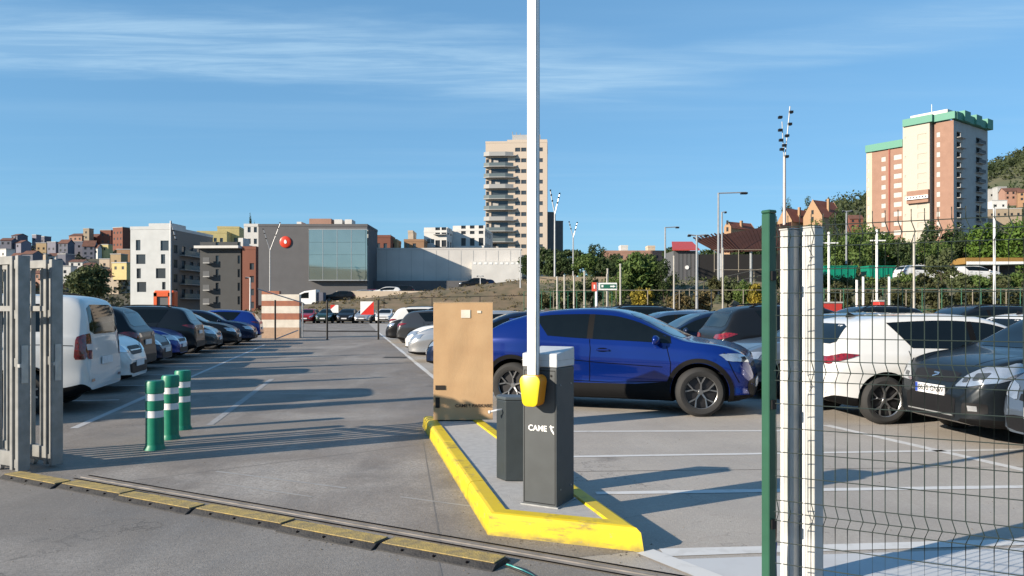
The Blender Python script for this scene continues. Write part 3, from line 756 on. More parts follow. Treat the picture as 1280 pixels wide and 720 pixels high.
def car_body(S):
    L, W = S['L'], S['W']
    top = pchip(S['top']); belt = pchip(S['belt']); bot = pchip(S.get('bot', [(0, .34), (.35, .24), (.9, .2), (L-.9, .2), (L-.3, .22), (L, .28)]))
    wf = pchip(S.get('wf', [(0, .80), (.05, .88), (.16, .935), (.5, .985), (1.1, 1), (L-1.2, 1), (L-.7, .975), (L-.35, .92), (L-.15, .83), (L-.04, .70), (L, .60)]))
    kk = S.get('tumble', .30); hk = S.get('hip', .0)
    xs = []
    n = 84
    for i in range(n):
        t = i / (n - 1); t = t + 0.10 * math.sin(2 * math.pi * t) * -0.75
        xs.append(L * min(max(t, 0), 1))
    for e in (.012, .03, .055): xs += [e, L - e]
    xs = sorted(set(round(x, 4) for x in xs))
    rows = []
    clad_rows = S.get('clad_rows', 4)
    for x in xs:
        zt = top(x); z0 = bot(x); zb = min(belt(x), zt - .035); w = W / 2 * wf(x)
        zb = max(zb, z0 + .12); h = zt - zb; hb_ = zb - z0
        w7 = w * .952
        wtop = max(w7 - kk * h - .06 * min(1, h / .3), w * .3)
        g = S.get('groove', .012)
        sec = [(0, z0), (w*.80, z0), (w*.93, z0+.03*min(1, hb_/.4)), (w*.972, z0+.16*hb_), (w*.985 - g, z0+.40*hb_), (w*(1.0), z0+.66*hb_), (w*.992, z0+.80*hb_), (w*.978, z0+.93*hb_),
               (w7, zb), (w7 - kk*h*.42 - .018*min(1, h/.3), zb+h*.42), (wtop+.03*min(1, h/.3), zb+h*.80), (wtop*.93, zb+h*.925), (wtop*.78, zb+h*.97), (wtop*.42, zb+h*.993), (0, zt)]
        sec = catmull(sec, 3)
        rows.append([(x - L/2, y, z) for y, z in sec])
    k = len(rows[0]); full = []
    for r_ in rows: full.append([(a, max(b, 0) if 0 < i < k-1 else 0.0, c) for i, (a, b, c) in enumerate(r_)] + [(a, -max(b, 0), c) for (a, b, c) in r_[-2:0:-1]])
    K = len(full[0]); vs = [v for r_ in full for v in r_]; fs = []; mi = []
    for i in range(len(full) - 1):
        for j in range(K):
            fs.append((i*K+j, i*K+(j+1) % K, (i+1)*K+(j+1) % K, (i+1)*K+j))
            jj = j if j < k - 1 else K - 1 - j
            mi.append(1 if jj < clad_rows * 3 - 3 else 0)
    fs.append(tuple(range(K - 1, -1, -1))); mi.append(0)
    fs.append(tuple(range((len(full)-1)*K, len(full)*K))); mi.append(0)
    me = bpy.data.meshes.new('body'); me.from_pydata(vs, [], fs); me.update()
    for p, m_ in zip(me.polygons, mi): p.material_index = m_
    bm = bmesh.new(); bm.from_mesh(me); bmesh.ops.recalc_face_normals(bm, faces=bm.faces); bm.to_mesh(me); bm.free()
    me.materials.append(S['paint']); me.materials.append(M_clad)
    # wheel arches
    tmp = bpy.data.objects.new('tmpb', me); col.objects.link(tmp)
    cut = MB(); ra = S['wr'] + S.get('gap', .055)
    for ax in (S['ra'], S['fa']):
        for s in (-1, 1):
            n_ = 40; vs = []; y0, y1 = s * (W/2 - .30), s * (W/2 + .2)
            for y in (y0, y1):
                for i in range(n_):
                    a_ = 2*math.pi*i/n_; vs.append((ax - L/2 + ra*math.cos(a_), y, S['wr'] + .01 + ra*math.sin(a_)))
            fs = [(i, (i+1) % n_, n_+(i+1) % n_, n_+i) for i in range(n_)] + [tuple(range(n_-1, -1, -1)), tuple(range(n_, 2*n_))]
            cut.add(vs, fs)
    cm = cut.mesh('cut')
    bm = bmesh.new(); bm.from_mesh(cm); bmesh.ops.recalc_face_normals(bm, faces=bm.faces); bm.to_mesh(cm); bm.free()
    co = bpy.data.objects.new('cut', cm); col.objects.link(co)
    md = tmp.modifiers.new('b', 'BOOLEAN'); md.object = co; md.operation = 'DIFFERENCE'; md.solver = 'EXACT'
    dg = bpy.context.evaluated_depsgraph_get(); dg.update()
    res = bpy.data.meshes.new_from_object(tmp.evaluated_get(dg)); res.name = 'body'
    bpy.data.objects.remove(tmp); bpy.data.objects.remove(co)
    if len(res.polygons) < 500: res = me
    while len(res.materials) > 2: res.materials.pop()
    for p in res.polygons:
        c = p.center
        for ax in (S['ra'], S['fa']):
            dd = math.hypot(c.x - (ax - L/2), c.z - S['wr'] - .01)
            if dd < ra - .002 and abs(abs(c.y) - (W/2 - .30)) < .004: p.material_index = 1
            elif dd < ra + .004 and abs(c.y) > W/2 - .31:
                nn = Vector((c.x - (ax - L/2), 0, c.z - S['wr'] - .01)).normalized()
                if nn.dot(p.normal) < -.9: p.material_index = 1
    res.shade_smooth(); res.set_sharp_from_angle(angle=R(38))
    return res, top, belt, bot

def arc(cx, cz, r0, r1, a0, a1, n=18):
    o = [(cx + r1*math.cos(R(a0+(a1-a0)*i/n)), cz + r1*math.sin(R(a0+(a1-a0)*i/n))) for i in range(n+1)]
    return o + [(cx + r0*math.cos(R(a1-(a1-a0)*i/n)), cz + r0*math.sin(R(a1-(a1-a0)*i/n))) for i in range(n+1)]
def ribbon2(pts, w):
    a = []; b = []
    for i, p in enumerate(pts):
        q0 = Vector(pts[max(i-1, 0)]); q1 = Vector(pts[min(i+1, len(pts)-1)]); d = (q1-q0).normalized(); n = Vector((-d.y, d.x))*w/2
        a.append((p[0]+n.x, p[1]+n.y)); b.append((p[0]-n.x, p[1]-n.y))
    return a + b[::-1]
def smooth_poly(pts, it=2):
    k = .25 if it > 1 else .12
    for _ in range(it):
        o = []
        for i in range(len(pts)):
            a = pts[i]; b = pts[(i+1) % len(pts)]
            o += [(a[0]*(1-k)+b[0]*k, a[1]*(1-k)+b[1]*k), (a[0]*k+b[0]*(1-k), a[1]*k+b[1]*(1-k))]
        pts = o
    return pts

def make_car(name, S, label, loc, rz, group=None, steer=0.0):
    t = thing(name, label, 'car' if name != 'parked_van' else 'van', loc, rz, group)
    me, top, belt, bot = car_body(S); L, W = S['L'], S['W']
    body = obj('body', me, None, t)
    bvh = BVHTree.FromPolygons([v.co[:] for v in me.vertices], [p.vertices[:] for p in me.polygons])
    X = lambda x: x - L/2
    # side glass
    wa, wb_, wm, wf_ = S['win']          # rear bottom x, rear top x, pillar x, front x
    def lo(x): return belt(x) + S.get('sill', .03)
    def hi(x): zb = min(belt(x), top(x)-.035); return zb + (top(x)-zb) * S.get('wtop', .80)
    def pane(xa_b, xa_t, xb_b, xb_t, n=10):
        bt = [(xa_b+(xb_b-xa_b)*i/n, lo(xa_b+(xb_b-xa_b)*i/n)) for i in range(n+1)]
        tp = [(xa_t+(xb_t-xa_t)*i/n, hi(xa_t+(xb_t-xa_t)*i/n)) for i in range(n+1)]
        tp = [(x, max(z, lo(x)+.008)) for x, z in tp]
        return [(X(x), z) for x, z in bt] + [(X(x), z) for x, z in tp[::-1]]
    sides = ('L', 'R')
    for sd in sides:
        decal(bvh, pane(wm + .045, wm + .045, wf_, wf_ - .02), sd, 'side_window', M_glass, body)
        for q, (xa, xb, xc, xd) in enumerate(S.get('rear_panes', [(wa, wb_, wm - .045, wm - .045)])):
            decal(bvh, pane(xa, xb, xc, xd), sd, 'side_window', M_glass, body)
        # pillar between the panes
        decal(bvh, [(X(wm-.045), lo(wm)), (X(wm+.045), lo(wm)), (X(wm+.045), hi(wm)), (X(wm-.045), hi(wm))], sd, 'pillar_trim', M_clad, body, off=.003)
        if S.get('chrome'):
            pts = [(X(wa + (wf_-wa)*i/16), lo(wa + (wf_-wa)*i/16) - .008) for i in range(17)]
            decal(bvh, ribbon2(pts, .018), sd, 'window_trim', M_chrome, body, off=.006)
        # door seams
        z1 = bot(L/2) + .16
        for xs_ in S['doors']:
            decal(bvh, ribbon2([(X(x), z) for x, z in xs_], .011), sd, 'door_seam', M_seam, body, off=.0025, cell=.05)
        for (hx, hz_) in S['handles']:
            hit = bvh.ray_cast(Vector((X(hx), 3 if sd == 'L' else -3, hz_)), Vector((0, -1 if sd == 'L' else 1, 0)))[0]
            if hit:
                s = 1 if sd == 'L' else -1
                m1 = MB().box(X(hx)-.10, X(hx)+.10, hit.y + s*.012, hit.y + s*.036, hz_-.014, hz_+.014)
                m1.build('door_handle', S['paint'] if not S.get('chrome_handle') else M_chrome, body, bevel=.008)
                setmat(body.children[-1], S['paint']) if False else None
                decal(bvh, smooth_poly([(X(hx)-.09, hz_-.03), (X(hx)+.07, hz_-.03), (X(hx)+.07, hz_+.03), (X(hx)-.09, hz_+.03)]), sd, 'handle_recess', M_seam, body, off=.002)
        if S.get('arch'):
            for ax in (S['ra'], S['fa']):
                r_ = S['wr'] + S.get('gap', .055)
                decal(bvh, arc(X(ax), S['wr']+.01, r_+.004, r_+S['arch'], -12, 192, 30), sd, 'arch_trim', M_clad, body, off=.012, cell=.035)
        if S.get('sideclad'):
            zc_ = S['sideclad']
            x0_, x1_ = S['ra']+S['wr']+.06, S['fa']-S['wr']-.06
            decal(bvh, [(X(x0_), bot(L/2)+.03), (X(x1_), bot(L/2)+.03), (X(x1_), zc_), (X(x1_-.5), zc_-.05), (X(x0_+.5), zc_-.06), (X(x0_), zc_-.02)], sd, 'sill_cladding', M_clad, body, off=.006)
        # mirrors
        s = 1 if sd == 'L' else -1
        mx, mz = S['mirror']
        hit = bvh.ray_cast(Vector((X(mx), 3*s, mz-.03)), Vector((0, -s, 0)))[0]
        if hit:
            bm = bmesh.new(); bmesh.ops.create_icosphere(bm, subdivisions=2, radius=1)
            for v in bm.verts:
                x, y, z = v.co; v.co = ((x*.075 if x > 0 else x*.045) + X(mx), hit.y + s*.105 + y*.115, mz + z*.075*(1 + .15*y*s) + .01)
            me2 = bpy.data.meshes.new('mirror'); bm.to_mesh(me2); bm.free(); me2.shade_smooth()
            mo = obj('mirror', me2, S['paint'] if not S.get('blackmirror') else M_black, body)
            MB().tube([(X(mx)+.01, hit.y - s*.02, mz-.04), (X(mx), hit.y + s*.05, mz-.035)], .025, 8).build('mirror_stalk', M_black, body)
    # front and rear glass
    decal(bvh, smooth_poly(S['wind'], 1), 'F', 'windscreen', M_glass, body, cell=.09)
    if S.get('rearglass'): decal(bvh, smooth_poly(S['rearglass'], 1), 'B', 'rear_window', M_glass, body, cell=.09)
    for key, ax, m_, nm in (('head', 'F', M_lens, 'headlight'), ('tail', 'B', M_tail, 'tail_light')):
        for s in (1, -1):
            for pl in S.get(key, []):
                decal(bvh, smooth_poly([(y*s, z) for y, z in pl], 1), ax, nm, m_, body, off=.010, cell=.03)
            for pl in S.get(key+'_side', []):
                decal(bvh, smooth_poly([(X(x), z) for x, z in pl], 1), 'L' if s > 0 else 'R', nm, m_, body, off=.012, cell=.025)
            for pl in S.get(key+'_in', []):
                decal(bvh, smooth_poly([(y*s, z) for y, z in pl], 1), ax, 'lamp_inset', M_lens_dark if key == 'head' else M_tail_white, body, off=.015, cell=.03)
    for pl, m_ in S.get('front', []): decal(bvh, smooth_poly(pl, 1), 'F', 'grille', m_, body, off=.005, cell=.06)
    for pl, m_ in S.get('front_over', []): decal(bvh, pl, 'F', 'grille_bar', m_, body, off=.009, cell=.06)
    for pl, m_ in S.get('rear', []): decal(bvh, smooth_poly(pl, 1), 'B', 'bumper_trim', m_, body, off=.005, cell=.06)
    for pl, m_ in S.get('rear_over', []): decal(bvh, pl, 'B', 'reflector', m_, body, off=.009, cell=.06)
    if S.get('hoodline'):
        for s in (1, -1): decal(bvh, ribbon2([(X(x), y*s) for x, y in S['hoodline']], .012), 'T', 'bonnet_seam', M_seam, body, off=.0025)
    for zpl, axn, sg in ((S.get('plate_f', .5), 'F', 1), (S.get('plate_b', .75), 'B', -1)):
        h0 = bvh.ray_cast(Vector((5*sg, 0, zpl)), Vector((-sg, 0, 0)))[0]
        if h0:
            x_ = h0.x + sg*.012
            pl = MB().box(min(x_, x_+sg*.012), max(x_, x_+sg*.012), -.26, .26, zpl-.055, zpl+.055).build('number_plate', M_plate, body)
    if S.get('rails'):
        for s in (1, -1):
            pts = []
            for i in range(9):
                x = S['rails'][0] + (S['rails'][1]-S['rails'][0])*i/8
                hit = bvh.ray_cast(Vector((X(x), s*S['rails'][2], 4)), Vector((0, 0, -1)))[0]
                pts.append((X(x), s*S['rails'][2], hit.z + (.045 if 0 < i < 8 else .0)))
            MB().tube(pts, .016, 8).build('roof_rail', M_black, body, smooth=True)
    if S.get('antenna'):
        x = S['antenna']; z = top(x)
        m1 = MB().add([(X(x)-.09, -.02, z-.01), (X(x)+.10, -.02, z-.01), (X(x)+.10, .02, z-.01), (X(x)-.09, .02, z-.01), (X(x)-.07, 0, z+.07)], [(0,1,4),(1,2,4),(2,3,4),(3,0,4),(0,3,2,1)])
        m1.build('antenna_fin', M_black, body)
    if S.get('spoiler'):
        xs0, zs0, wsp = S['spoiler']
        MB().add([(X(xs0)-.10, -wsp, zs0), (X(xs0)-.10, wsp, zs0), (X(xs0)+.25, wsp*.98, zs0+.02), (X(xs0)+.25, -wsp*.98, zs0+.02),
                  (X(xs0)-.10, -wsp, zs0-.03), (X(xs0)-.10, wsp, zs0-.03), (X(xs0)+.2, wsp*.98, zs0-.05), (X(xs0)+.2, -wsp*.98, zs0-.05)],
                 [(0,3,2,1),(4,5,6,7),(0,1,5,4),(1,2,6,5),(2,3,7,6),(3,0,4,7)]).build('roof_spoiler', S['paint'], body, bevel=.01, seg=2)
    for ax, st in ((S['ra'], 0), (S['fa'], steer)):
        for s in (-1, 1): make_wheel(t, X(ax), s*(W/2 - .115), S['wr'], S.get('rim', 'five'), s, st, S.get('rimmat'))
    return t

def spec_hatch(paint_, **kw):
    S = dict(L=4.3, W=1.76, wr=.32, ra=.76, fa=3.37, paint=paint_, rim='fork',
        top=[(0,.50),(.02,.72),(.06,.90),(.16,1.02),(.42,1.33),(.58,1.40),(1.0,1.45),(1.7,1.48),(2.2,1.45),(2.55,1.35),(3.10,1.06),(3.22,1.02),(3.7,.95),(4.05,.82),(4.2,.70),(4.3,.52)],
        belt=[(0,.48),(.08,.80),(.3,.98),(1.0,.985),(2.2,.955),(3.05,.92),(3.6,.86),(4.1,.72),(4.3,.50)],
        win=(1.14, .86, 2.02, 3.02), doors=[[(2.02,.32),(2.04,.9),(2.02,1.0)], [(3.02,.34),(3.0,.6),(2.98,.92)], [(1.26,.62),(1.12,.75),(1.08,.98)]],
        handles=[(2.2,.86),(1.3,.88)], mirror=(2.92,1.0), wind=[(-.66,1.03),(.66,1.03),(.53,1.40),(-.53,1.40)],
        rearglass=[(-.60,1.06),(.60,1.06),(.52,1.33),(-.52,1.33)],
        head=[[(.42,.60),(.80,.68),(.80,.82),(.5,.74)]], tail=[[(.45,.82),(.74,.80),(.76,.90),(.5,.90)]], tail_side=[[(.05,.82),(.20,.86),(.42,.93),(.20,.95),(.07,.91)]],
        front=[([(-.5,.30),(.5,.30),(.55,.46),(-.55,.46)], M_black), ([(-.4,.6),(.4,.6),(.42,.68),(-.42,.68)], M_black)],
        rear=[([(-.6,.28),(.6,.28),(.6,.42),(-.6,.42)], M_black)], plate_b=.62, plate_f=.5, antenna=.75, hoodline=[(4.05,.5),(3.6,.66),(3.1,.72)])
    S.update(kw); return S
def spec_suv(paint_, **kw):
    S = dict(L=4.4, W=1.82, wr=.345, ra=.82, fa=3.48, paint=paint_, rim='five', arch=.05, sideclad=.44, clad_rows=4,
        top=[(0,.58),(.02,.85),(.07,1.05),(.16,1.12),(.40,1.48),(.58,1.56),(1.1,1.61),(1.8,1.62),(2.3,1.58),(2.6,1.48),(3.16,1.16),(3.28,1.12),(3.8,1.05),(4.15,.93),(4.3,.80),(4.4,.58)],
        belt=[(0,.55),(.08,.92),(.3,1.07),(1.0,1.08),(2.2,1.04),(3.1,1.02),(3.7,.97),(4.2,.82),(4.4,.55)],
        win=(1.05, .82, 2.06, 3.08), doors=[[(2.06,.40),(2.08,.95),(2.06,1.08)], [(3.06,.42),(3.04,.7),(3.02,1.02)], [(1.32,.7),(1.16,.85),(1.08,1.08)]],
        handles=[(2.24,.94),(1.32,.96)], mirror=(2.96,1.09), wind=[(-.68,1.13),(.68,1.13),(.56,1.53),(-.56,1.53)],
        rearglass=[(-.62,1.15),(.62,1.15),(.55,1.49),(-.55,1.49)],
        head=[[(.40,.72),(.83,.76),(.83,.90),(.5,.84)]], tail=[[(.42,.92),(.76,.90),(.78,1.02),(.5,1.0)]], tail_side=[[(.05,.90),(.20,.95),(.40,1.02),(.18,1.05),(.07,1.01)]],
        front=[([(-.55,.34),(.55,.34),(.6,.54),(-.6,.54)], M_black), ([(-.36,.68),(.36,.68),(.4,.84),(-.4,.84)], M_black)], front_over=[([(-.34,.75),(.34,.75),(.34,.77),(-.34,.77)], M_chrome)],
        rear=[([(-.65,.34),(.65,.34),(.68,.52),(-.68,.52)], M_black)], plate_b=.80, plate_f=.52, rails=(.75, 2.35, .56), hoodline=[(4.15,.5),(3.7,.66),(3.2,.74)])
    S.update(kw); return S
def spec_chr(paint_):
    return dict(L=4.10, W=1.80, wr=.352, ra=.80, fa=3.43, paint=paint_, rim='fork', rimmat=mat('rim_machined', (.26, .265, .27), .3, .8), arch=.065, sideclad=.49, clad_rows=4, tumble=.34, groove=.035,
        top=[(0,.60),(.02,.86),(.06,1.02),(.16,1.10),(.32,1.16),(.62,1.34),(.95,1.455),(1.35,1.53),(1.85,1.556),(2.2,1.535),(2.5,1.455),(3.12,1.13),(3.24,1.085),(3.7,1.02),(3.92,.935),(4.03,.82),(4.10,.58)],
        belt=[(0,.55),(.08,.90),(.22,1.08),(.7,1.12),(1.2,1.10),(1.8,1.06),(2.6,1.025),(3.1,1.0),(3.6,.95),(3.92,.80),(4.10,.54)],
        wf=[(0,.78),(.05,.88),(.16,.95),(.45,1.0),(.8,1.01),(1.3,.985),(2.2,.965),(2.9,.98),(3.43,1.0),(3.76,.965),(3.90,.90),(4.01,.80),(4.07,.68),(4.10,.58)],
        win=(1.32, 1.10, 1.93, 3.06), wtop=.80, sill=.035,
        doors=[[(1.93,.46),(1.95,.95),(1.93,1.08)], [(3.04,.50),(3.06,.75),(3.0,1.0)], [(1.28,.62),(1.16,.80),(1.12,1.12)], [(1.25,.47),(2.2,.45),(3.05,.49)], [(3.93,.50),(3.86,.66),(3.80,.80),(3.74,.92)], [(1.35,.80),(2.1,.74),(2.95,.70)]],
        handles=[(2.13,.93)], mirror=(2.86,1.075), chrome=False,
        wind=[(-.68,1.11),(.68,1.11),(.55,1.47),(-.55,1.47)], rearglass=[(-.58,1.16),(.58,1.16),(.46,1.36),(-.46,1.36)],
        head=[[(.38,.80),(.60,.78),(.85,.80),(.86,.90),(.7,.90)]], head_side=[[(3.76,.905),(3.90,.85),(3.99,.80),(4.02,.84),(3.90,.905)]], head_in=[[(.55,.82),(.7,.82),(.72,.86),(.58,.86)]],
        tail=[[(.50,.98),(.86,.95),(.88,1.05),(.6,1.06)]], tail_side=[[(.03,.97),(.42,1.04),(.30,1.10),(.05,1.06)]],
        front=[([(-.62,.30),(.62,.30),(.68,.55),(-.68,.55)], M_black), ([(-.4,.70),(.4,.70),(.42,.75),(-.42,.75)], M_black)],
        rear=[([(-.7,.34),(.7,.34),(.7,.55),(-.7,.55)], M_black)], plate_b=.62, plate_f=.46, antenna=1.1, spoiler=(.72,1.385,.52), hoodline=[(3.91,.45),(3.6,.64),(3.1,.74)])
def spec_van(paint_):
    return dict(L=4.2, W=1.80, wr=.325, ra=.86, fa=3.38, paint=paint_, rim='ten', tumble=.16, clad_rows=4, arch=.03,
        top=[(0,.62),(.012,1.0),(.03,1.2),(.075,1.48),(.11,1.62),(.18,1.69),(.34,1.735),(.6,1.755),(1.6,1.77),(2.35,1.71),(2.65,1.60),(3.22,1.20),(3.34,1.15),(3.75,1.06),(4.02,.92),(4.14,.78),(4.2,.56)],
        belt=[(0,.58),(.05,.95),(.12,1.16),(.4,1.19),(2.0,1.16),(3.1,1.08),(3.6,1.0),(4.05,.80),(4.2,.54)],
        wf=[(0,.86),(.04,.92),(.12,.96),(.4,.985),(1.1,1),(3.0,1),(3.5,.975),(3.85,.92),(4.05,.83),(4.16,.70),(4.2,.60)],
        win=(.50, .55, 2.1, 3.1), rear_panes=[(.50,.52,1.02,1.02), (1.12,1.12,2.05,2.05)], wtop=.74, sill=.02,
        doors=[[(2.1,.36),(2.1,1.16)], [(3.08,.42),(3.06,1.06)], [(1.08,.40),(1.06,1.18)], [(.2,1.0),(.6,1.02),(1.06,1.02)]],
        handles=[(2.28,1.0),(1.25,1.0)], mirror=(2.98,1.16), blackmirror=True,
        wind=[(-.70,1.17),(.70,1.17),(.62,1.62),(-.62,1.62)], rearglass=[(-.68,1.16),(.68,1.16),(.63,1.60),(-.63,1.60)],
        head=[[(.44,.74),(.82,.74),(.82,.98),(.5,.86)]], tail=[[(.66,.80),(.80,.80),(.80,1.16),(.68,1.18)]], tail_side=[[(.035,.80),(.19,.80),(.17,1.12),(.07,1.17)]], tail_in=[[(.67,.93),(.79,.93),(.79,1.02),(.67,1.02)]],
        front=[([(-.5,.34),(.5,.34),(.52,.6),(-.52,.6)], M_black)], rear=[], rear_over=[([(-.72,.46),(-.58,.46),(-.58,.50),(-.72,.50)], M_tail), ([(.58,.46),(.72,.46),(.72,.50),(.58,.50)], M_tail)],
        plate_b=.75, plate_f=.5, rails=(.45, 2.1, .62))
def spec_sx(paint_):
    return spec_suv(paint_, L=4.15, W=1.755, wr=.325, ra=.72, fa=3.24, sideclad=None, arch=.035, rim='ten', rails=None,
        top=[(0,.55),(.02,.82),(.07,1.0),(.16,1.08),(.34,1.42),(.5,1.52),(1.0,1.575),(1.7,1.58),(2.15,1.54),(2.45,1.44),(3.06,1.10),(3.18,1.06),(3.65,.99),(3.93,.90),(4.06,.78),(4.15,.56)],
        belt=[(0,.52),(.08,.88),(.3,1.02),(1.0,1.03),(2.1,1.0),(2.95,.97),(3.5,.92),(3.95,.80),(4.15,.53)],
        win=(.92, .72, 1.98, 3.0), doors=[[(1.98,.38),(2.0,.95),(1.98,1.02)], [(2.9,.42),(2.9,.98)], [(1.2,.66),(1.0,.9),(.98,1.04)]], handles=[(2.14,.9),(1.2,.92)], mirror=(2.86,1.04),
        wind=[(-.66,1.08),(.66,1.08),(.54,1.49),(-.54,1.49)], rearglass=[(-.6,1.08),(.6,1.08),(.52,1.44),(-.52,1.44)],
        head=[[(.38,.66),(.60,.68),(.80,.74),(.83,.92),(.66,.90),(.48,.78)]], head_side=[[(3.52,.90),(3.66,.80),(3.92,.72),(4.0,.78),(3.88,.88),(3.66,.95)]], head_in=[[(.60,.74),(.70,.76),(.72,.84),(.62,.82)], [(.48,.71),(.55,.72),(.56,.77),(.49,.76)]],
        front=[([(-.36,.70),(.36,.70),(.40,.82),(-.40,.82)], M_black), ([(-.42,.28),(.42,.28),(.44,.56),(-.44,.56)], M_black), ([(.52,.36),(.72,.38),(.72,.5),(.54,.5)], M_black), ([(-.72,.38),(-.52,.36),(-.54,.5),(-.72,.5)], M_black)],
        front_over=[([(-.40,.33),(.40,.33),(.40,.345),(-.40,.345)], M_steel), ([(-.40,.39),(.40,.39),(.40,.405),(-.40,.405)], M_black), ([(-.05,.735),(.05,.765),(.05,.78),(-.05,.75)], M_chrome), ([(-.05,.78),(.05,.775),(.05,.79),(-.05,.795)], M_chrome),
                    ([(.59,.41),(.66,.41),(.66,.47),(.59,.47)], M_lens), ([(-.66,.41),(-.59,.41),(-.59,.47),(-.66,.47)], M_lens), ([(-.5,.235),(.5,.235),(.48,.285),(-.48,.285)], M_silver_trim)],
        plate_f=.60, hoodline=[(3.95,.45),(3.5,.62),(3.05,.70)])
M_silver_trim = mat('silver_trim', (.5, .5, .5), .4, .4)

def recolour(t, m, old):
    def rec(o):
        if o.type == 'MESH':
            for sl in o.material_slots:
                if sl.material == old: sl.link = 'OBJECT'; sl.material = m
        for ch in o.children: rec(ch)
    rec(t)

def stretch(S, k):
    for key in ('L', 'ra', 'fa', 'antenna'): S[key] *= k
    for key in ('top', 'belt', 'wf', 'hoodline'): S[key] = [(x*k, v) for x, v in S[key]]
    S['doors'] = [[(x*k, z) for x, z in d] for d in S['doors']]; S['handles'] = [(x*k, z) for x, z in S['handles']]
    S['mirror'] = (S['mirror'][0]*k, S['mirror'][1]); S['win'] = tuple(x*k for x in S['win']); S['spoiler'] = (S['spoiler'][0]*k,) + S['spoiler'][1:]
    for key in ('head_side', 'tail_side'): S[key] = [[(x*k, z) for x, z in p] for p in S[key]]
    return S
LEFTROT = R(12.2)
PROTO = {}
def place(kind, name, colour, label, loc, rz, group):
    """first of a kind is built, the rest are copies of it and of its parts"""
    specs = dict(hatch=spec_hatch, suv=spec_suv, van=spec_van, sx=spec_sx)
    if kind not in PROTO:
        t = make_car(name, specs[kind](PAINT[colour]), label, loc, rz, group); PROTO[kind] = (t, PAINT[colour]); return t
    src, old = PROTO[kind]
    t = copy_tree(src); t.name = name; t.location = loc; t.rotation_euler = (0, 0, rz)
    tag(t, label, 'van' if name == 'parked_van' else 'car', group)
    if PAINT[colour] != old: recolour(t, PAINT[colour], old)
    return t

# blue crossover behind the barrier: placed by its two near wheels
wr_, wf2 = Vector((.02, 11.85, 0)), Vector((2.70, 10.85, 0))
hd_ = (wf2 - wr_).normalized(); ang = math.atan2(hd_.y, hd_.x); left = Vector((-hd_.y, hd_.x, 0))
Sx = stretch(spec_chr(PAINT['blue']), 1.075)
mid = (wr_ + wf2) / 2 + left * (Sx['W'] / 2 - .115)
off = (Sx['ra'] + Sx['fa']) / 2 - Sx['L'] / 2
c = mid - hd_ * off
make_car('parked_car', Sx, 'glossy royal blue crossover with black cladding behind the barrier', (c.x, c.y, 0), ang, None, R(20))
# white hatchback and dark hatchback behind the mesh fence
def put_by_end(kind, name, colour, label, end_pt, rz, front=True, group=None, L=None):
    """end_pt: centre of the bumper that is nearest the lane"""
    L = L or dict(hatch=4.3, suv=4.4, van=4.2, sx=4.15)[kind]
    h = Vector((math.cos(rz), math.sin(rz), 0)); c = Vector((end_pt[0], end_pt[1], 0)) + (-h if front else h) * (L / 2)
    return place(kind, name, colour, label, (c.x, c.y, 0), rz, group)
GR = 'cars parked in the right-hand bays'; GL = 'cars parked along the left of the lane'
place('hatch', 'parked_car', 'white', 'white hatchback with dark windows, rear towards lane, behind the mesh fence', (0, 0, 0), 0, GR)
W0 = PROTO['hatch'][0]
RB = R(4); h = Vector((math.cos(RB), math.sin(RB), 0)); n_ = Vector((-h.y, h.x, 0))
rw = Vector((XA(1103, 10.15), 10.15, 0)); c = rw + n_ * (.88 - .115) - h * (.76 - 2.15)
W0.location = (c.x, c.y, 0); W0.rotation_euler = (0, 0, RB)
sx = put_by_end('sx', 'parked_car', 'charcoal', 'dark charcoal hatchback facing the lane, nose in front of white hatchback', (4.95, 9.0), math.pi + R(6), True, GR)
pb = [o for o in sx.children if o.name.startswith('body')][0]
for ch in pb.children:
    if ch.name.startswith('number_plate'):
        bb = [Vector(v) for v in ch.bound_box]; xm = max(v.x for v in bb); zm = sum(v.z for v in bb) / 8
        if xm > 1:
            Mp = Matrix.Translation((xm + .001, .02, zm)) @ Matrix.Rotation(R(90), 4, 'Z') @ Matrix.Rotation(R(90), 4, 'X')
            text_mesh('8630 GNW', .095, 'plate_lettering', M_print, pb, Mp, bold=.001)
            MB().box(xm + .0005, xm + .0015, -.258, -.215, zm - .053, zm + .053).build('plate_band', M_plate_blue, pb)
put_by_end('hatch', 'parked_car', 'bluegrey', 'blue-grey car nose at the right edge beside the charcoal hatchback', (5.16, 7.35), math.pi + R(4), True, GR)
put_by_end('hatch', 'parked_car', 'bluegrey', 'silver-blue hatchback facing the lane between blue crossover and white hatchback', (3.72, 13.55), math.pi + R(5), True, GR)
put_by_end('suv', 'parked_car', 'black', 'black hatchback with red tail light behind the blue crossover bonnet', (4.15, 16.3), R(4), False, GR)
put_by_end('hatch', 'parked_car', 'navy', 'navy car with pale windscreen just behind the blue crossover roof', (2.7, 18.9), math.pi + R(4), True, GR)
put_by_end('hatch', 'parked_car', 'steelblue', 'steel blue car behind the navy car, windscreen facing the lane', (2.2, 21.5), math.pi + R(4), True, GR)
put_by_end('suv', 'parked_car', 'charcoal', 'charcoal sport utility whose long dark roof shows above the blue cars', (1.2, 24.3), math.pi + R(4), True, GR)
put_by_end('hatch', 'parked_car', 'white', 'white car whose windscreen shows behind the blue crossover', (1.3, 27.0), math.pi + R(4), True, GR)
put_by_end('hatch', 'parked_car', 'white', 'white car roof behind the charcoal hatchback at right', (9.6, 15.4), R(4), False, GR)
put_by_end('hatch', 'parked_car', 'steelblue', 'steel blue car with sloping windscreen at right edge of second row', (9.0, 12.9), math.pi + R(4), True, GR)
put_by_end('suv', 'parked_car', 'black', 'black car in the second row behind the white gate posts', (10.2, 20.6), math.pi + R(4), True, GR)
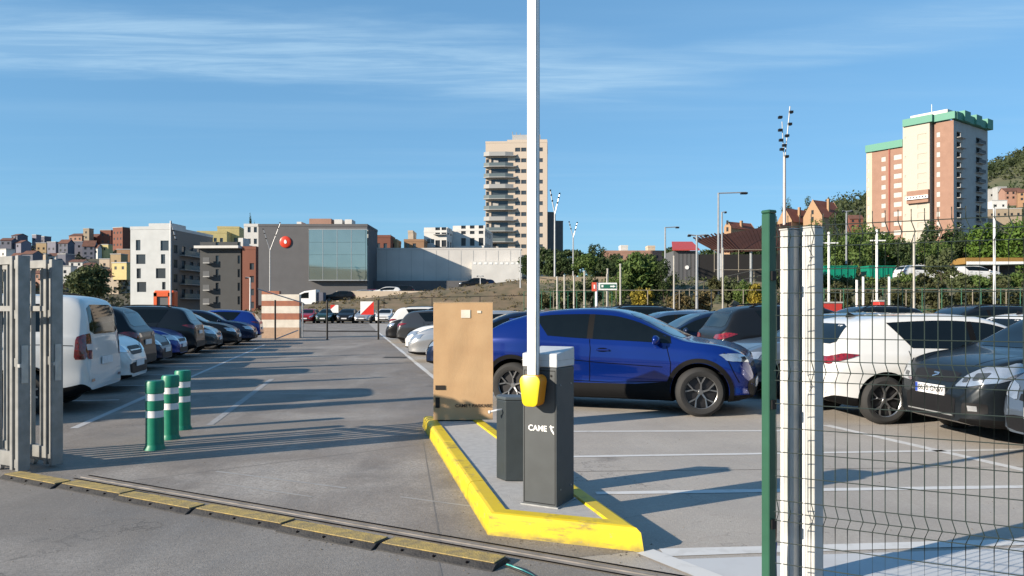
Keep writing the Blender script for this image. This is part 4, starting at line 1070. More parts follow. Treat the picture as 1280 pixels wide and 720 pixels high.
put_by_end('suv', 'parked_car', 'charcoal', 'dark car roof in the far row below the railing', (9.5, 25.5), math.pi + R(4), True, GR)
for i, (k, cl_, x, y, lb) in enumerate((('suv', 'black', 4.6, 36, 'black car in the farthest row below the bank'), ('hatch', 'grey', 1.2, 36.5, 'grey car in the farthest row left of the exit sign'), ('hatch', 'silver', 8.6, 35.5, 'silver car in the farthest row below the yellow shrub'),
        ('suv', 'navy', 12.4, 35.8, 'navy car in the farthest row below the ramp'), ('hatch', 'charcoal', 16.5, 35.5, 'charcoal car in the farthest row behind the green post'), ('suv', 'grey', 20.5, 35, 'grey car in the farthest row below the green skips'))):
    place(k, 'parked_car', cl_, lb, (x, y, 0), R(90 + 4) if i % 2 else R(-86), GR)
# cars right of the lane beyond the carton
put_by_end('hatch', 'parked_car', 'navy', 'dark car just visible beside the carton, lowest in the lane-side row', (-2.05, 18.4), math.pi + R(4), True, GR)
put_by_end('hatch', 'parked_car', 'silver', 'silver car facing the lane left of the cardboard carton', (-3.0, 22.2), math.pi + R(4), True, GR)
put_by_end('hatch', 'parked_car', 'white', 'white car facing the lane behind the silver car', (-3.5, 25.2), math.pi + R(4), True, GR)
put_by_end('hatch', 'parked_car', 'grey', 'grey hatchback, rear towards the lane, in front of white sport utility', (-4.65, 31.0), R(4), False, GR)
put_by_end('suv', 'parked_car', 'black', 'black car nose between grey hatchback and white sport utility', (-5.6, 34.0), math.pi + R(4), True, GR)
put_by_end('suv', 'parked_car', 'white', 'white sport utility, rear towards the lane, last of the lane-side row', (-5.9, 36.8), R(4), False, GR)
# left row
LV = Vector((0.977, 0.212, 0)); 
def left_car(k, name, colour, label, pxe, Yf, front, W):
    pxe += 7; far = Vector((XA(pxe, Yf), Yf, 0)); ctr = far - LANE * (W / 2 * .9)
    rz = LEFTROT if front else LEFTROT + math.pi
    put_by_end(k, name, colour, label, (ctr.x, ctr.y), rz, front, GL)
left_car('van', 'parked_van', 'white', 'white passenger van, rear towards the lane, beside the grey gate', 145, 12.7, False, 1.8)
left_car('suv', 'parked_car', 'white', 'white crossover facing the lane just behind the white van', 181, 15.3, True, 1.82)
left_car('suv', 'parked_car', 'black', 'black tall hatchback, rear towards the lane, behind the white crossover', 190, 17.8, False, 1.82)
left_car('hatch', 'parked_car', 'navy', 'navy hatchback facing the lane, behind the nearest green bollard', 211, 20.2, True, 1.76)
left_car('hatch', 'parked_car', 'midblue', 'dark blue hatchback facing the lane beside the navy one', 230, 22.6, True, 1.76)
left_car('suv', 'parked_car', 'charcoal', 'charcoal sport utility, rear towards the lane, mid left row', 250, 25.0, False, 1.82)
left_car('hatch', 'parked_car', 'grey', 'grey hatchback facing the lane beside the charcoal sport utility', 273, 27.6, True, 1.76)
left_car('hatch', 'parked_car', 'black', 'black hatchback facing the lane under the orange truck', 296, 30.2, True, 1.76)
left_car('hatch', 'parked_car', 'navy', 'navy hatchback facing the lane, second last of the left row', 316, 33.0, True, 1.76)
left_car('hatch', 'parked_car', 'midblue', 'bright blue hatchback, rear towards the lane, last of the left row', 323, 36.0, False, 1.76)
# cars beyond the far gate, nose to the camera
for i, (px, cl_, lb) in enumerate(((379, 'red', 'dark red car beyond the far gate, beside the striped wall'), (404, 'darkgreen', 'dark green car beyond the far gate, left of the small triangle sign'), (429, 'black', 'black car beyond the far gate, between the triangle signs'),
        (453, 'silver', 'silver car beyond the far gate under the large triangle sign'), (478, 'white', 'white car beyond the far gate, rightmost of its row'))):
    place('hatch', 'parked_car', cl_, lb, (XA(px, 76), 76 + 2.1, 0), R(-90 + (3, -2, 2, -3, 1)[i]), 'cars parked beyond the far gate')
# ------------------------------------------------------------------ far ground: banks, terraces, hills
M_dry = mat('dry_grass', (0.15, 0.11, 0.07), 0.95, c2=(0.09, 0.078, 0.045), scale=0.8, detail=8, bump=.6, bscale=4)
M_scrub = mat('scrub_soil', (0.16, 0.13, 0.085), 0.95, c2=(0.06, 0.075, 0.03), scale=0.9, detail=8, bump=.6, bscale=4)
M_hill = mat('hill_cover', (0.055, 0.075, 0.035), 0.95, c2=(0.11, 0.105, 0.055), scale=0.02, detail=10, bump=.5, bscale=.3)
M_hill_dark = mat('hill_cover_left', (0.05, 0.055, 0.04), 0.95, c2=(0.085, 0.075, 0.05), scale=0.03, detail=10)
M_road = mat('far_asphalt', (0.16, 0.155, 0.15), 0.9)
def noise2(x, y, s=1.0):
    return (math.sin(x*.9*s+1.3)*math.cos(y*1.1*s-.7) + .5*math.sin(x*2.3*s+y*1.7*s) + .25*math.sin(x*5.1*s-y*4.3*s+2)) / 1.75
def sheet(xs, ys, zf, name, m):
    mb = MB(); nx, ny = len(xs), len(ys)
    mb.add([(x, y, zf(x, y)) for y in ys for x in xs], [(j*nx+i, j*nx+i+1, (j+1)*nx+i+1, (j+1)*nx+i) for j in range(ny-1) for i in range(nx-1)])
    o = mb.build(name, m, smooth=True); o['kind'] = 'structure'; return o
def lin(a, b, n): return [a + (b-a)*i/(n-1) for i in range(n)]
def ss(x, a, b): t = min(max((x-a)/(b-a), 0), 1); return t*t*(3-2*t)
def zl(x): return 1.7 + (x + 28) * .118                       # street behind the far gate climbs to the right
def bank_left(x, y):
    return max(-.3, ss(y, 83, 97) * (max(zl(x), .6)) + (noise2(x, y, .8) * .22 if 84 < y < 95 else 0)) if y < 140 else zl(x)
sheet(lin(-60, 8, 69), lin(82, 98, 17), bank_left, 'embankment', M_dry)
sheet(lin(-60, 8, 15), lin(98, 126, 6), lambda x, y: max(zl(x), .6), 'road', M_road)
def bank_right(x, y):
    t = ss(y, 47, 62); z = t * (3.6 + .012 * x) + (noise2(x, y, .7) * .25 * (t > 0.02))
    return z - .1
sheet(lin(1.5, 75, 74), lin(46, 64, 19), bank_right, 'embankment', M_scrub)
sheet(lin(1.5, 200, 30), lin(64, 200, 16), lambda x, y: 3.5 + .012 * x - (.0 if x > 3 else 2), 'terrace', M_road)
RDG = pchip([(-400, 20), (100, 35), (250, 78), (300, 98), (345, 108), (400, 120), (460, 138), (510, 158), (600, 190), (800, 240), (1200, 300)])
def hill_r(x, y):
    t = ss(y, 260, 760); return RDG(x * 720 / max(y, 300)) * (t ** 1.25) + noise2(x, y, .03) * 4 * t - 2
sheet(lin(60, 1300, 100), lin(255, 1000, 50), lambda x, y: hill_r(x, y) if y < 800 else hill_r(x, 800) - (y-800)*.3, 'hill', M_hill)
HL = pchip([(185, 0), (240, 2), (290, 7), (340, 15), (390, 25), (435, 34), (470, 41), (560, 42)])
def hill_l(x, y):
    rz = HL(y) + (1.5 * math.sin(x * .02) + noise2(x, y, .04) * 1.5) * (y > 230)
    return rz * (ss(-x, 60, 130) * .75 + .25) - 1
sheet(lin(-520, 60, 60), lin(185, 620, 40), lambda x, y: hill_l(x, min(y, 470)) - max(0, y-470)*.1, 'hill', M_hill_dark)
sheet(lin(-1400, 1400, 60), [-900, -760, -680, -640, -600, -560, -500, -420], lambda x, y: (46 + 12*math.sin(x*.006) + 8*math.sin(x*.017+1)) * ss(y, -420, -640) * ss(y, -905, -700) if False else max(-1, (64 + 12*math.sin(x*.006) + 8*math.sin(x*.017+1)) * (1 - abs(y + 640) / 230)), 'hill', M_hill)

# ------------------------------------------------------------------ foliage
def leaf_mat(name, a, b, sc=1.5):
    m = mat(name, a, 0.7, c2=b, scale=sc, detail=3, lo=.3, hi=.7)
    nt = m.node_tree; bs = nt.nodes['Principled BSDF']; bs.inputs['Specular IOR Level'].default_value = .25
    tr_ = nt.nodes.new('ShaderNodeBsdfTranslucent'); mx = nt.nodes.new('ShaderNodeMixShader'); mx.inputs[0].default_value = .22
    src = bs.inputs['Base Color'].links[0].from_socket; nt.links.new(src, tr_.inputs[0])
    nt.links.new(bs.outputs[0], mx.inputs[1]); nt.links.new(tr_.outputs[0], mx.inputs[2])
    nt.links.new(mx.outputs[0], nt.nodes['Material Output'].inputs[0]); return m
LEAF = {'dark': leaf_mat('leaf_dark', (0.028, 0.052, 0.017), (0.055, 0.08, 0.026)), 'mid': leaf_mat('leaf_mid', (0.06, 0.11, 0.026), (0.11, 0.155, 0.042)),
        'bright': leaf_mat('leaf_bright', (0.10, 0.17, 0.025), (0.06, 0.115, 0.02)), 'olive': leaf_mat('leaf_olive', (0.10, 0.12, 0.05), (0.065, 0.085, 0.035)),
        'yellow': leaf_mat('leaf_yellow', (0.32, 0.24, 0.03), (0.16, 0.15, 0.03)), 'dry': leaf_mat('leaf_dry', (0.17, 0.13, 0.06), (0.10, 0.09, 0.04)), 'brown': leaf_mat('leaf_brown', (0.075, 0.075, 0.03), (0.045, 0.055, 0.022))}
M_bark = mat('bark', (0.09, 0.07, 0.05), 0.9, bump=.5, bscale=20)
nrng = np.random.default_rng(11)
def leaf_cloud(centres, radii, per, size):
    """many small leaf faces spread round clump centres"""
    C = np.repeat(np.asarray(centres, float), per, axis=0); Rr = np.repeat(np.asarray(radii, float), per, axis=0)
    n = len(C); d = nrng.normal(size=(n, 3)); d /= np.linalg.norm(d, axis=1, keepdims=True)
    rad = nrng.uniform(.35, 1.05, (n, 1)) ** .6
    p = C + d * rad * Rr
    a = nrng.normal(size=(n, 3)) + d * .8; a /= np.linalg.norm(a, axis=1, keepdims=True)
    b = np.cross(a, nrng.normal(size=(n, 3))); b /= np.linalg.norm(b, axis=1, keepdims=True); c_ = np.cross(a, b)
    s = (size * nrng.uniform(.55, 1.3, (n, 1)))
    v = np.stack([p - b*s, p - c_*s*.55, p + b*s, p + c_*s*.55], axis=1).reshape(-1, 3)
    me = bpy.data.meshes.new('crown'); me.from_pydata(v.tolist(), [], np.arange(4*n).reshape(-1, 4).tolist()); me.update(); return me
def tree(name, label, x, y, z0, h, rx, kind, cat='tree', trunk=.28, group=None, n=38, per=80, leaf=None, shape='round', ry=None):
    t = thing(name, label, cat, (x, y, z0), 0, group); ry = ry or rx
    cz = h * (trunk + (1 - trunk) / 2); rz_ = h * (1 - trunk) / 2 * 1.05
    cs = []; rs = []
    for i in range(n):
        while True:
            q = nrng.uniform(-1, 1, 3)
            if np.dot(q, q) <= 1 and np.dot(q, q) > .12: break
        f = 1.0
        if shape == 'cone': f = max(.12, .95 - .85 * (q[2] + 1) / 2)
        cs.append((q[0]*rx*f*.82, q[1]*ry*f*.82, cz + q[2]*rz_*.85))
        r = nrng.uniform(.22, .42); rs.append((rx*r*max(f, .4), ry*r*max(f, .4), rz_*r*.85))
    me = leaf_cloud(cs, rs, per, leaf or max(.05, rx * .085)); obj('crown', me, LEAF[kind], t)
    m1 = MB(); r0 = h * .022 + .02
    lean = nrng.uniform(-.04, .04, 2) * h
    pts = [(lean[0]*k, lean[1]*k, h*trunk*1.3*k) for k in (0, .35, .7, 1)]
    for k in range(3): m1.cyl(pts[k], pts[k+1], r0*(1.15-.25*k), r0*(1.15-.25*(k+1)), 8)
    for k in range(6):
        c = cs[k]; m1.cyl(pts[2] if k % 2 else pts[3], c, r0*.4, r0*.1, 6)
    m1.build('trunk', M_bark, t, smooth=True); return t

# ------------------------------------------------------------------ buildings
M_win = mat('window_glass', (0.05, 0.06, 0.07), 0.08, spec=.6); M_win_dark = mat('window_dark', (0.02, 0.022, 0.025), 0.3)
M_shutter = mat('roller_shutter', (0.44, 0.42, 0.39), 0.6)
M_roofgrey = mat('roof_grey', (0.30, 0.29, 0.28), 0.9); M_tile = mat('roof_tile', (0.14, 0.06, 0.04), 0.85, c2=(0.10, 0.045, 0.03), scale=.8, bump=.3, bscale=4)
def facade(mb, W, H, ops, M, dep=.22):
    xs = sorted(set([0, W] + [v for o in ops for v in o[:2]])); zs = sorted(set([0, H] + [v for o in ops for v in o[2:4]]))
    for i in range(len(xs)-1):
        for j in range(len(zs)-1):
            cx, cz = (xs[i]+xs[i+1])/2, (zs[j]+zs[j+1])/2
            if any(o[0] < cx < o[1] and o[2] < cz < o[3] for o in ops): continue
            mb.add([(xs[i],0,zs[j]),(xs[i+1],0,zs[j]),(xs[i+1],0,zs[j+1]),(xs[i],0,zs[j+1])], [(0,1,2,3)], M)
    for a, b, c, d in [o[:4] for o in ops]:
        mb.add([(a,0,c),(b,0,c),(b,0,d),(a,0,d),(a,dep,c),(b,dep,c),(b,dep,d),(a,dep,d)], [(0,4,5,1),(1,5,6,2),(2,6,7,3),(3,7,4,0)], M)
PANE = {}
def pane_obj(parent, o, M, m, dep=.2, sill=None, name='window'):
    w, h = round(o[1]-o[0], 3), round(o[3]-o[2], 3); key = (w, h, m.name)
    if key not in PANE:
        b = MB().add([(0,0,0),(w,0,0),(w,0,h),(0,0,h)], [(0,1,2,3)])
        b.box(0, .06, -.04, -.003, 0, h); b.box(w-.06, w, -.04, -.003, 0, h); b.box(.061, w-.061, -.04, -.003, 0, .06); b.box(.061, w-.061, -.04, -.003, h-.06, h)
        PANE[key] = b.mesh('window')
        PANE[key].materials.append(m)
    q = obj(name, PANE[key], None, parent); q.matrix_local = M @ Matrix.Translation((o[0], dep, o[2])); return q
def building(name, label, X0, Y0, w, d, h, z0, rz, wall, front=(), right=(), left=(), glass=None, roof=True, cat='building', group=None, pivot=0.0, roofm=None, parapet=.6, dep=.22, rightm=None):
    """X0,Y0: where the front wall's point at fraction `pivot` of its width stands; front looks to -y before turning"""
    t = thing(name, label, cat, (X0, Y0, z0), rz, group); glass = glass or M_win
    x0 = -w * pivot
    MF = Matrix.Translation((x0, 0, 0)); MR = Matrix.Translation((x0+w, 0, 0)) @ Matrix.Rotation(R(90), 4, 'Z'); ML = Matrix.Translation((x0, d, 0)) @ Matrix.Rotation(R(-90), 4, 'Z')
    mb = MB(); facade(mb, w, h, front, MF, dep); mr_ = MB(); facade(mr_, d, h, right, MR, dep); facade(mb, d, h, left, ML, dep)
    mb.add([(x0,d,0),(x0+w,d,0),(x0+w,d,h),(x0,d,h)], [(0,3,2,1)])
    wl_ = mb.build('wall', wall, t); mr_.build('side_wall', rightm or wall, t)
    for ops, M in ((front, MF), (right, MR), (left, ML)):
        for o in ops: pane_obj(t, o, M, o[4] if len(o) > 4 else glass, dep - .02)
    if roof:
        m1 = MB(); m1.add([(x0,0,h),(x0+w,0,h),(x0+w,d,h),(x0,d,h)], [(0,1,2,3)])
        rf = m1.build('roof', roofm or M_roofgrey, t)
        if parapet:
            m2 = MB(); q = .2
            m2.box(x0-.05, x0+w+.05, -.05, q, h+.002, h+parapet); m2.box(x0-.05, x0+w+.05, d-q, d+.05, h+.002, h+parapet)
            m2.box(x0-.05, x0+q, q+.001, d-q-.001, h+.002, h+parapet); m2.box(x0+w-q, x0+w+.05, q+.001, d-q-.001, h+.002, h+parapet)
            m2.build('parapet', wall, rf)
    return t
def grid_ops(x0, dx, nx, z0, dz, nz, w, h, m=None):
    return [(x0+dx*i, x0+dx*i+w, z0+dz*j, z0+dz*j+h) + ((m,) if m else ()) for i in range(nx) for j in range(nz)]

WALL = {k: mat('wall_' + k, c, .85, c2=tuple(v*.9 for v in c), scale=.6, detail=6) for k, c in dict(
    pale=(0.50, 0.515, 0.51), white=(0.58, 0.57, 0.54), grey=(0.10, 0.10, 0.105), darkgrey=(0.055, 0.058, 0.06), brick=(0.18, 0.066, 0.042), yellow=(0.50, 0.42, 0.19),
    cream=(0.50, 0.41, 0.31), orange=(0.31, 0.18, 0.10), ochre=(0.34, 0.25, 0.14), pink=(0.33, 0.19, 0.14), bluegrey=(0.12, 0.125, 0.16), lilac=(0.18, 0.178, 0.22), tan=(0.30, 0.24, 0.17), station=(0.09, 0.095, 0.10), lightgrey=(0.38, 0.38, 0.37), shadegrey=(0.11, 0.115, 0.12)).items()}  # on hillside houses lilac and bluegrey put the purple shade into the walls
M_brick_pink = mat('tower_brick', (0.275, 0.163, 0.118), .85, c2=(0.245, 0.143, 0.103), scale=.5, detail=8)
M_green_band = mat('tower_green', (0.075, 0.25, 0.18), .6)
M_tower_cream = mat('tower_cream', (0.55, 0.46, 0.37), .85)
M_balc = mat('balcony_slab', (0.34, 0.34, 0.33), .8); M_balc_glass = mat('balcony_glass', (0.13, 0.16, 0.165), .15)
M_brown_roof = mat('brown_sheet', (0.04, 0.018, 0.014), .8, c2=(0.03, 0.014, 0.011), scale=.6, spec=.1)

# pale apartment block on the left
Y = 150; s = Y / F
ops = []
zb0 = ZA(390, Y)
for px0, px1, py0, py1 in ((170, 176, 300, 313), (202, 212.5, 301, 313.5), (170.5, 182.5, 318, 330), (202.5, 208, 318, 330), (171, 176.5, 335.5, 348), (196, 208.5, 335.5, 348), (171.5, 183.5, 352.5, 365), (204, 208.5, 352.5, 362)):
    ops.append(((px0-163)*s, (px1-163)*s, ZA(py1, Y)-zb0, ZA(py0, Y)-zb0))
right = grid_ops(1.2, 3.2, 5, 3, 2.9, 4, 1.5, 1.6)
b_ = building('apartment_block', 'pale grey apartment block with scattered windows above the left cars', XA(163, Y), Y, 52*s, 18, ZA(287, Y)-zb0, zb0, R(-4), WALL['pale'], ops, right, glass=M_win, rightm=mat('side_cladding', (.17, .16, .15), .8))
MB().box(52*s-4.8, 52*s+.03, .6, 6, ZA(287, Y)-zb0+.01, ZA(279, Y)-zb0).build('stair_tower', WALL['pale'], b_)
MB().box(3.5, 5.6, 4, 6, ZA(287, Y)-zb0+.01, ZA(278, Y)-zb0).build('roof_hut', WALL['lightgrey'], b_)
for k in range(4):                                                             # balconies on the shaded side
    MB().box(52*s+.05, 52*s+1.2, 3+.5, 15, 2.6+2.9*k, 2.75+2.9*k).build('balcony', M_balc, b_)
    MB().box(52*s+1.05, 52*s+1.15, 3.5, 15, 2.76+2.9*k, 3.7+2.9*k).build('balcony_rail', M_balc_glass, b_)
# yellow house up the slope
Y = 230; building('yellow_house', 'yellow stepped house behind the dark apartment block', XA(246, Y), Y, 36*Y/F, 12, ZA(291, Y)-8, 8, R(8), WALL['yellow'], grid_ops(1.3, 1.8, 4, ZA(302, Y)-8, 3, 1, .9, 1.2))
building('yellow_house', 'taller yellow house with flat roof above the stepped one', XA(262, Y), Y+6, 27*Y/F, 10, ZA(282.5, Y)-8, 8, R(8), WALL['yellow'], grid_ops(1, 2.0, 3, ZA(300, Y)-8, 3, 1, 1.0, 1.3))
# dark apartment block with white terrace
Y = 140; s = Y/F; zb0 = 0
ops = grid_ops(20*s, 6.5*s, 1, 2.2, 2.5, 5, 4*s, 1.5) + grid_ops(48*s, 6.5*s, 1, 2.2, 2.5, 5, 3*s, 1.5)
b_ = building('apartment_block', 'dark grey apartment block with white roof terrace', XA(250, Y), Y, 52*s, 14, ZA(315, Y), 0, R(-3), WALL['darkgrey'], ops, glass=M_win)
for k in range(4): MB().box(1.0, 15*s, -1.0, -.01, 2.2+2.5*k, 2.4+2.5*k).build('balcony', M_balc, b_); 
for k in range(4): MB().box(1.0, 15*s, -1.0, -.9, 2.41+2.5*k, 3.3+2.5*k).build('balcony_rail', WALL['shadegrey'], b_)
MB().box(-.6, 52*s, -1.2, 13.9, ZA(315, Y)+.62, ZA(309, Y)+.2).build('terrace_parapet', WALL['white'], b_)
MB().box(10*s, 44*s, 3, 10, ZA(309, Y)+.21, ZA(303, Y)).build('roof_hut', WALL['lightgrey'], b_)
MB().box(46*s, 52*s, 1, 4, ZA(309, Y)+.21, ZA(297, Y)).build('roof_stack', WALL['white'], b_)
b_ = building('apartment_block', 'narrow brick red apartment block beside the grey hall', XA(303, 139), 139, 17*139/F, 12, ZA(312, 139), 0, R(-3), WALL['brick'], grid_ops(1.35, 2, 1, 1.5, 2.35, 4, .8, 1.2))
Y = 170; building('white_house', 'small white house with dark windows behind the red block', XA(305, Y), Y, 19*Y/F, 8, ZA(283, Y), 0, 0, WALL['white'], grid_ops(.8, 1.4, 2, ZA(305, Y), 2.6, 2, .7, 1.2))
tree('cypress_tree', 'slim dark cypress above the white house roof', XA(313, 190), 190, 12, ZA(266, 190)-12, 1.1, 'dark', shape='cone', trunk=.1)
tree('cypress_tree', 'smaller cypress tip right of the slim one', XA(318, 192), 192, 12, ZA(277, 192)-12, .8, 'dark', shape='cone', trunk=.1)
# grey hall with the glass box and its long wall
Y = 126; s = Y/F; z0 = 2.0
hl = building('grey_hall', 'large plain grey hall with projecting glass box and red round sign', XA(323, Y), Y, 136*s, 9.6, ZA(283, Y)-z0, z0, 0, WALL['grey'], roofm=M_roofgrey, parapet=.4)
gx0, gx1 = (388-323)*s, (458.5-323)*s; gz0, gz1 = ZA(350, Y)-z0, ZA(288, Y)-z0
MB().box(gx0, gx1+.25, -1.1, -.01, gz0-.15, gz0).build('glass_box_base', M_steel, hl); MB().box(gx0, gx1+.25, -1.1, -.01, gz1, gz1+.15).build('glass_box_top', M_steel, hl)
M_gl = mat('curtain_glass', (0.37, 0.42, 0.385), .03, 0.75, c2=(0.33, 0.38, 0.35), scale=.3, spec=1.0)
for k in range(4):
    for j in range(4):
        ww = (gx1-gx0)/4; hh = (gz1-gz0)/4
        MB().box(gx0+ww*k+.04, gx0+ww*(k+1)-.04, -1.06, -1.0, gz0+hh*j+.015, gz0+hh*(j+1)-.015).build('glass_panel', M_gl, hl)
    MB().box(gx0+ww*k-.04+(.05 if k == 0 else 0), gx0+ww*k+.035, -1.09, -.99, gz0, gz1).build('mullion', M_steel, hl)
MB().box(gx0+.05, gx1, -.9, -.2, gz0+.01, gz1-.01).build('glass_box_core', WALL['shadegrey'], hl)
MB().box(gx1+.01, gx1+.25, -1.09, -.02, gz0, gz1).build('glass_box_side', M_gl, hl)
rsx, rsz = (357-323)*s, ZA(302.5, Y)-z0
sg = thing('round_sign', 'round red sign with white flame mark on the grey hall', 'sign', (XA(357, Y), Y-.02, z0+rsz), 0)
MB().lathe([(0, -.25), (.72, -.25), (.93, -.16), (.97, -.02)], 28).build('sign_disc', mat('sign_red', (0.62, 0.045, 0.015), .35), sg, smooth=True)
MB().prism(smooth_poly([(-.14,-.3),(.2,-.32),(.3,.05),(.02,.45),(-.2,.15)], 2), .255, .30, Matrix(((1,0,0,0),(0,0,-1,0),(0,1,0,0),(0,0,0,1)))).build('sign_mark', M_sign_white, sg)
for px, pw, ph, m_, nm in ((375, 6, 5, 'white', 'roof_unit'), (402, 28, 9, 'pink', 'roof_hut'), (425, 10, 8, 'white', 'roof_unit'), (438, 9, 8, 'white', 'roof_unit')):
    x = (px-323)*s-1; zt = ZA(283, Y)-z0
    MB().box(x-pw*s/2, x+pw*s/2, 3, 6, zt+.02, zt+ph*s+.45).build(nm, WALL[m_], hl)
Yw = 135; s = Yw/F
wl1 = building('long_wall', 'long pale factory wall right of the grey hall', XA(455, Yw), Yw, (652-455)*s, 10, ZA(312, Yw)-2, 2, 0, mat('wall_longpale', (0.56, 0.54, 0.51), .85, c2=(0.48, 0.465, 0.44), scale=.25, detail=8), parapet=.3, cat='wall')
for k in range(12):
    x = 4 + k*2.2; MB().box(x, x+.05, -.03, -.005, 1, ZA(313, Yw)-2).build('panel_joint', WALL['lightgrey'], wl1)
MB().box((590-455)*s, (652-455)*s, -1.2, -.05, .5, ZA(327, Yw)-2).build('loading_wall', WALL['white'], wl1)
for k in range(9): MB().box((592-455)*s+k*.95, (592-455)*s+k*.95+.5, -1.24, -1.201, ZA(331, Yw)-2, ZA(328.5, Yw)-2).build('vent', M_sign_white, wl1)
MB().box(0, (590-455)*s, -3.4, -1.6, -1, ZA(351, Yw-3)-2).build('low_wall', WALL['grey'], wl1)
# houses showing over the long wall
for i, (px0, px1, pt, m_, lb) in enumerate(((468, 488, 297, 'brick', 'brick house behind the long wall beside a dark tree'), (486, 496, 302, 'ochre', 'small ochre house behind the long wall'), (505, 530, 302, 'orange', 'orange house behind the long wall, left of white flats'), (510, 516, 291, 'cream', 'narrow cream chimney house behind the long wall'))):
    Y = 175+i*4; building('house', lb, XA(px0, Y), Y, (px1-px0)*Y/F, 7, ZA(pt, Y), 0, 0, WALL[m_], grid_ops(.5, 1.6, max(1, int((px1-px0)*Y/F/1.8)), ZA(310, Y), 3, 1, .8, 1.1), cat='house')
tree('dark_tree', 'dark conifer tip rising behind the long wall', XA(488, 182), 182, 8, ZA(290, 182)-8, 1.4, 'dark', shape='cone', trunk=.1)
Y = 190; s = Y/F
fl = building('white_flats', 'white stepped apartment flats behind the long wall', XA(530, Y), Y, 29*s, 12, ZA(291, Y), 0, R(-8), WALL['white'], grid_ops(.8, 1.0, 2, ZA(304, Y), 3, 1, .8, 1.0)+grid_ops(2.9, 1.6, 2, ZA(309, Y), 3.2, 2, 1.2, 1.7, M_win_dark), grid_ops(1, 3, 3, ZA(309, Y), 3.2, 2, 1.5, 1.5))
MB().box(21*s, 29*s, 1, 6, ZA(291, Y)+.01, ZA(284, Y)).build('roof_hut', WALL['white'], fl)
for k in range(2): MB().box(2.6, 5.8, -.9, -.01, ZA(310, Y)+3.2*k, ZA(310, Y)+.15+3.2*k).build('balcony', M_balc, fl)
fl = building('white_flats', 'white flats with dark shutters beside the middle tower', XA(566, Y+6), Y+6, 42*s, 12, ZA(286, Y), 0, R(-8), WALL['white'], grid_ops(2.2, 2.3, 3, ZA(306, Y), 3.2, 2, 1.2, 2.2, M_win_dark), grid_ops(1, 3, 3, ZA(309, Y), 3.2, 2, 1.5, 1.5))
MB().box(.5, 42*s, -1.2, -.01, ZA(308, Y), ZA(305.5, Y)).build('balcony', WALL['white'], fl); MB().box(1.2, 3.0, 2, 4, ZA(286, Y)+.01, ZA(282, Y)).build('roof_hut', WALL['lightgrey'], fl)
# middle tower
Y = 215; s = Y/F; zb = 0
X0 = XA(607, Y); tw = 77*s; FL = 13.4*s
ops = []
for k in range(-4, 9):
    py = 187.5 + 13.4*k + 13.4*4 - 53.6
for k in range(13):
    pz = 187.5 + 13.4*k; zc_ = ZA(pz, Y)
    ops.append(((644-607)*s, (650.5-607)*s, zc_-.55, zc_+.55)); ops.append(((651.5-607)*s, (658-607)*s, zc_-.55, zc_+.55)); ops.append(((672-607)*s, (678.5-607)*s, zc_-.55, zc_+.55))
    if k: ops.append(((614-607)*s, (635-607)*s, zc_-1.35, zc_+.75, M_win)); ops.append(((607.8-607)*s, (611.5-607)*s, zc_-.7, zc_+.4))
mt = building('tower_block', 'cream high-rise tower with curved balconies behind the white boom', X0, Y, tw, 16, ZA(179, Y), 0, R(-3), M_tower_cream, ops, [], grid_ops(2, 3.5, 4, 8, FL, 13, 1.3, 1.2), roofm=M_roofgrey, parapet=.5)
MB().box((634-607)*s, tw-.03, .05, 13, ZA(179, Y)+.52, ZA(175, Y)).build('upper_storey', M_tower_cream, mt)
MB().box((640-607)*s, tw-2.0, 2, 9, ZA(175, Y)+.01, ZA(167, Y)).build('roof_hut', WALL['lightgrey'], mt)
for k in range(3): MB().cyl(((640+k*5-607)*s, 3, ZA(167, Y)), ((640+k*5-607)*s, 3, ZA(162+k, Y)), .12, n=6).build('roof_mast', M_steel, mt)
for k in range(13):
    z = ZA(195.2+13.4*k, Y)
    pts = [(-.5, 0), (-.5, -.9), ((612-607)*s, -1.6), ((632-607)*s, -1.6), ((643-607)*s, -.9), ((648-607)*s, -.01)]
    MB().prism([(x, y) for x, y in pts][::-1], z-.22, z).build('balcony', M_balc, mt)
    MB().prism([(x, y) for x, y in [(-.45, -.8), ((612-607)*s, -1.5), ((632-607)*s, -1.5), ((642-607)*s, -.8), ((642-607)*s, -.72), ((632-607)*s, -1.42), ((612-607)*s, -1.42), (-.45, -.72)]][::-1], z+.002, z+.95).build('balcony_rail', M_balc_glass if k % 3 else M_balc, mt)
    if k % 2: MB().box((616+k % 5-607)*s, (622+k % 4-607)*s, .02, .1, z+.05, z+1.9).build('awning', M_shutter, mt)
# darker block beside it
Y = 222; s = Y/F
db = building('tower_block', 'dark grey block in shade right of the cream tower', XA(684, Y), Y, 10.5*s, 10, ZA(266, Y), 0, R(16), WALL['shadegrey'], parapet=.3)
building('tower_block', 'lower dark grey block right of the taller dark one', XA(694, Y+2), Y+2, 10.5*s, 9, ZA(276, Y), 0, R(16), WALL['shadegrey'], parapet=.3)
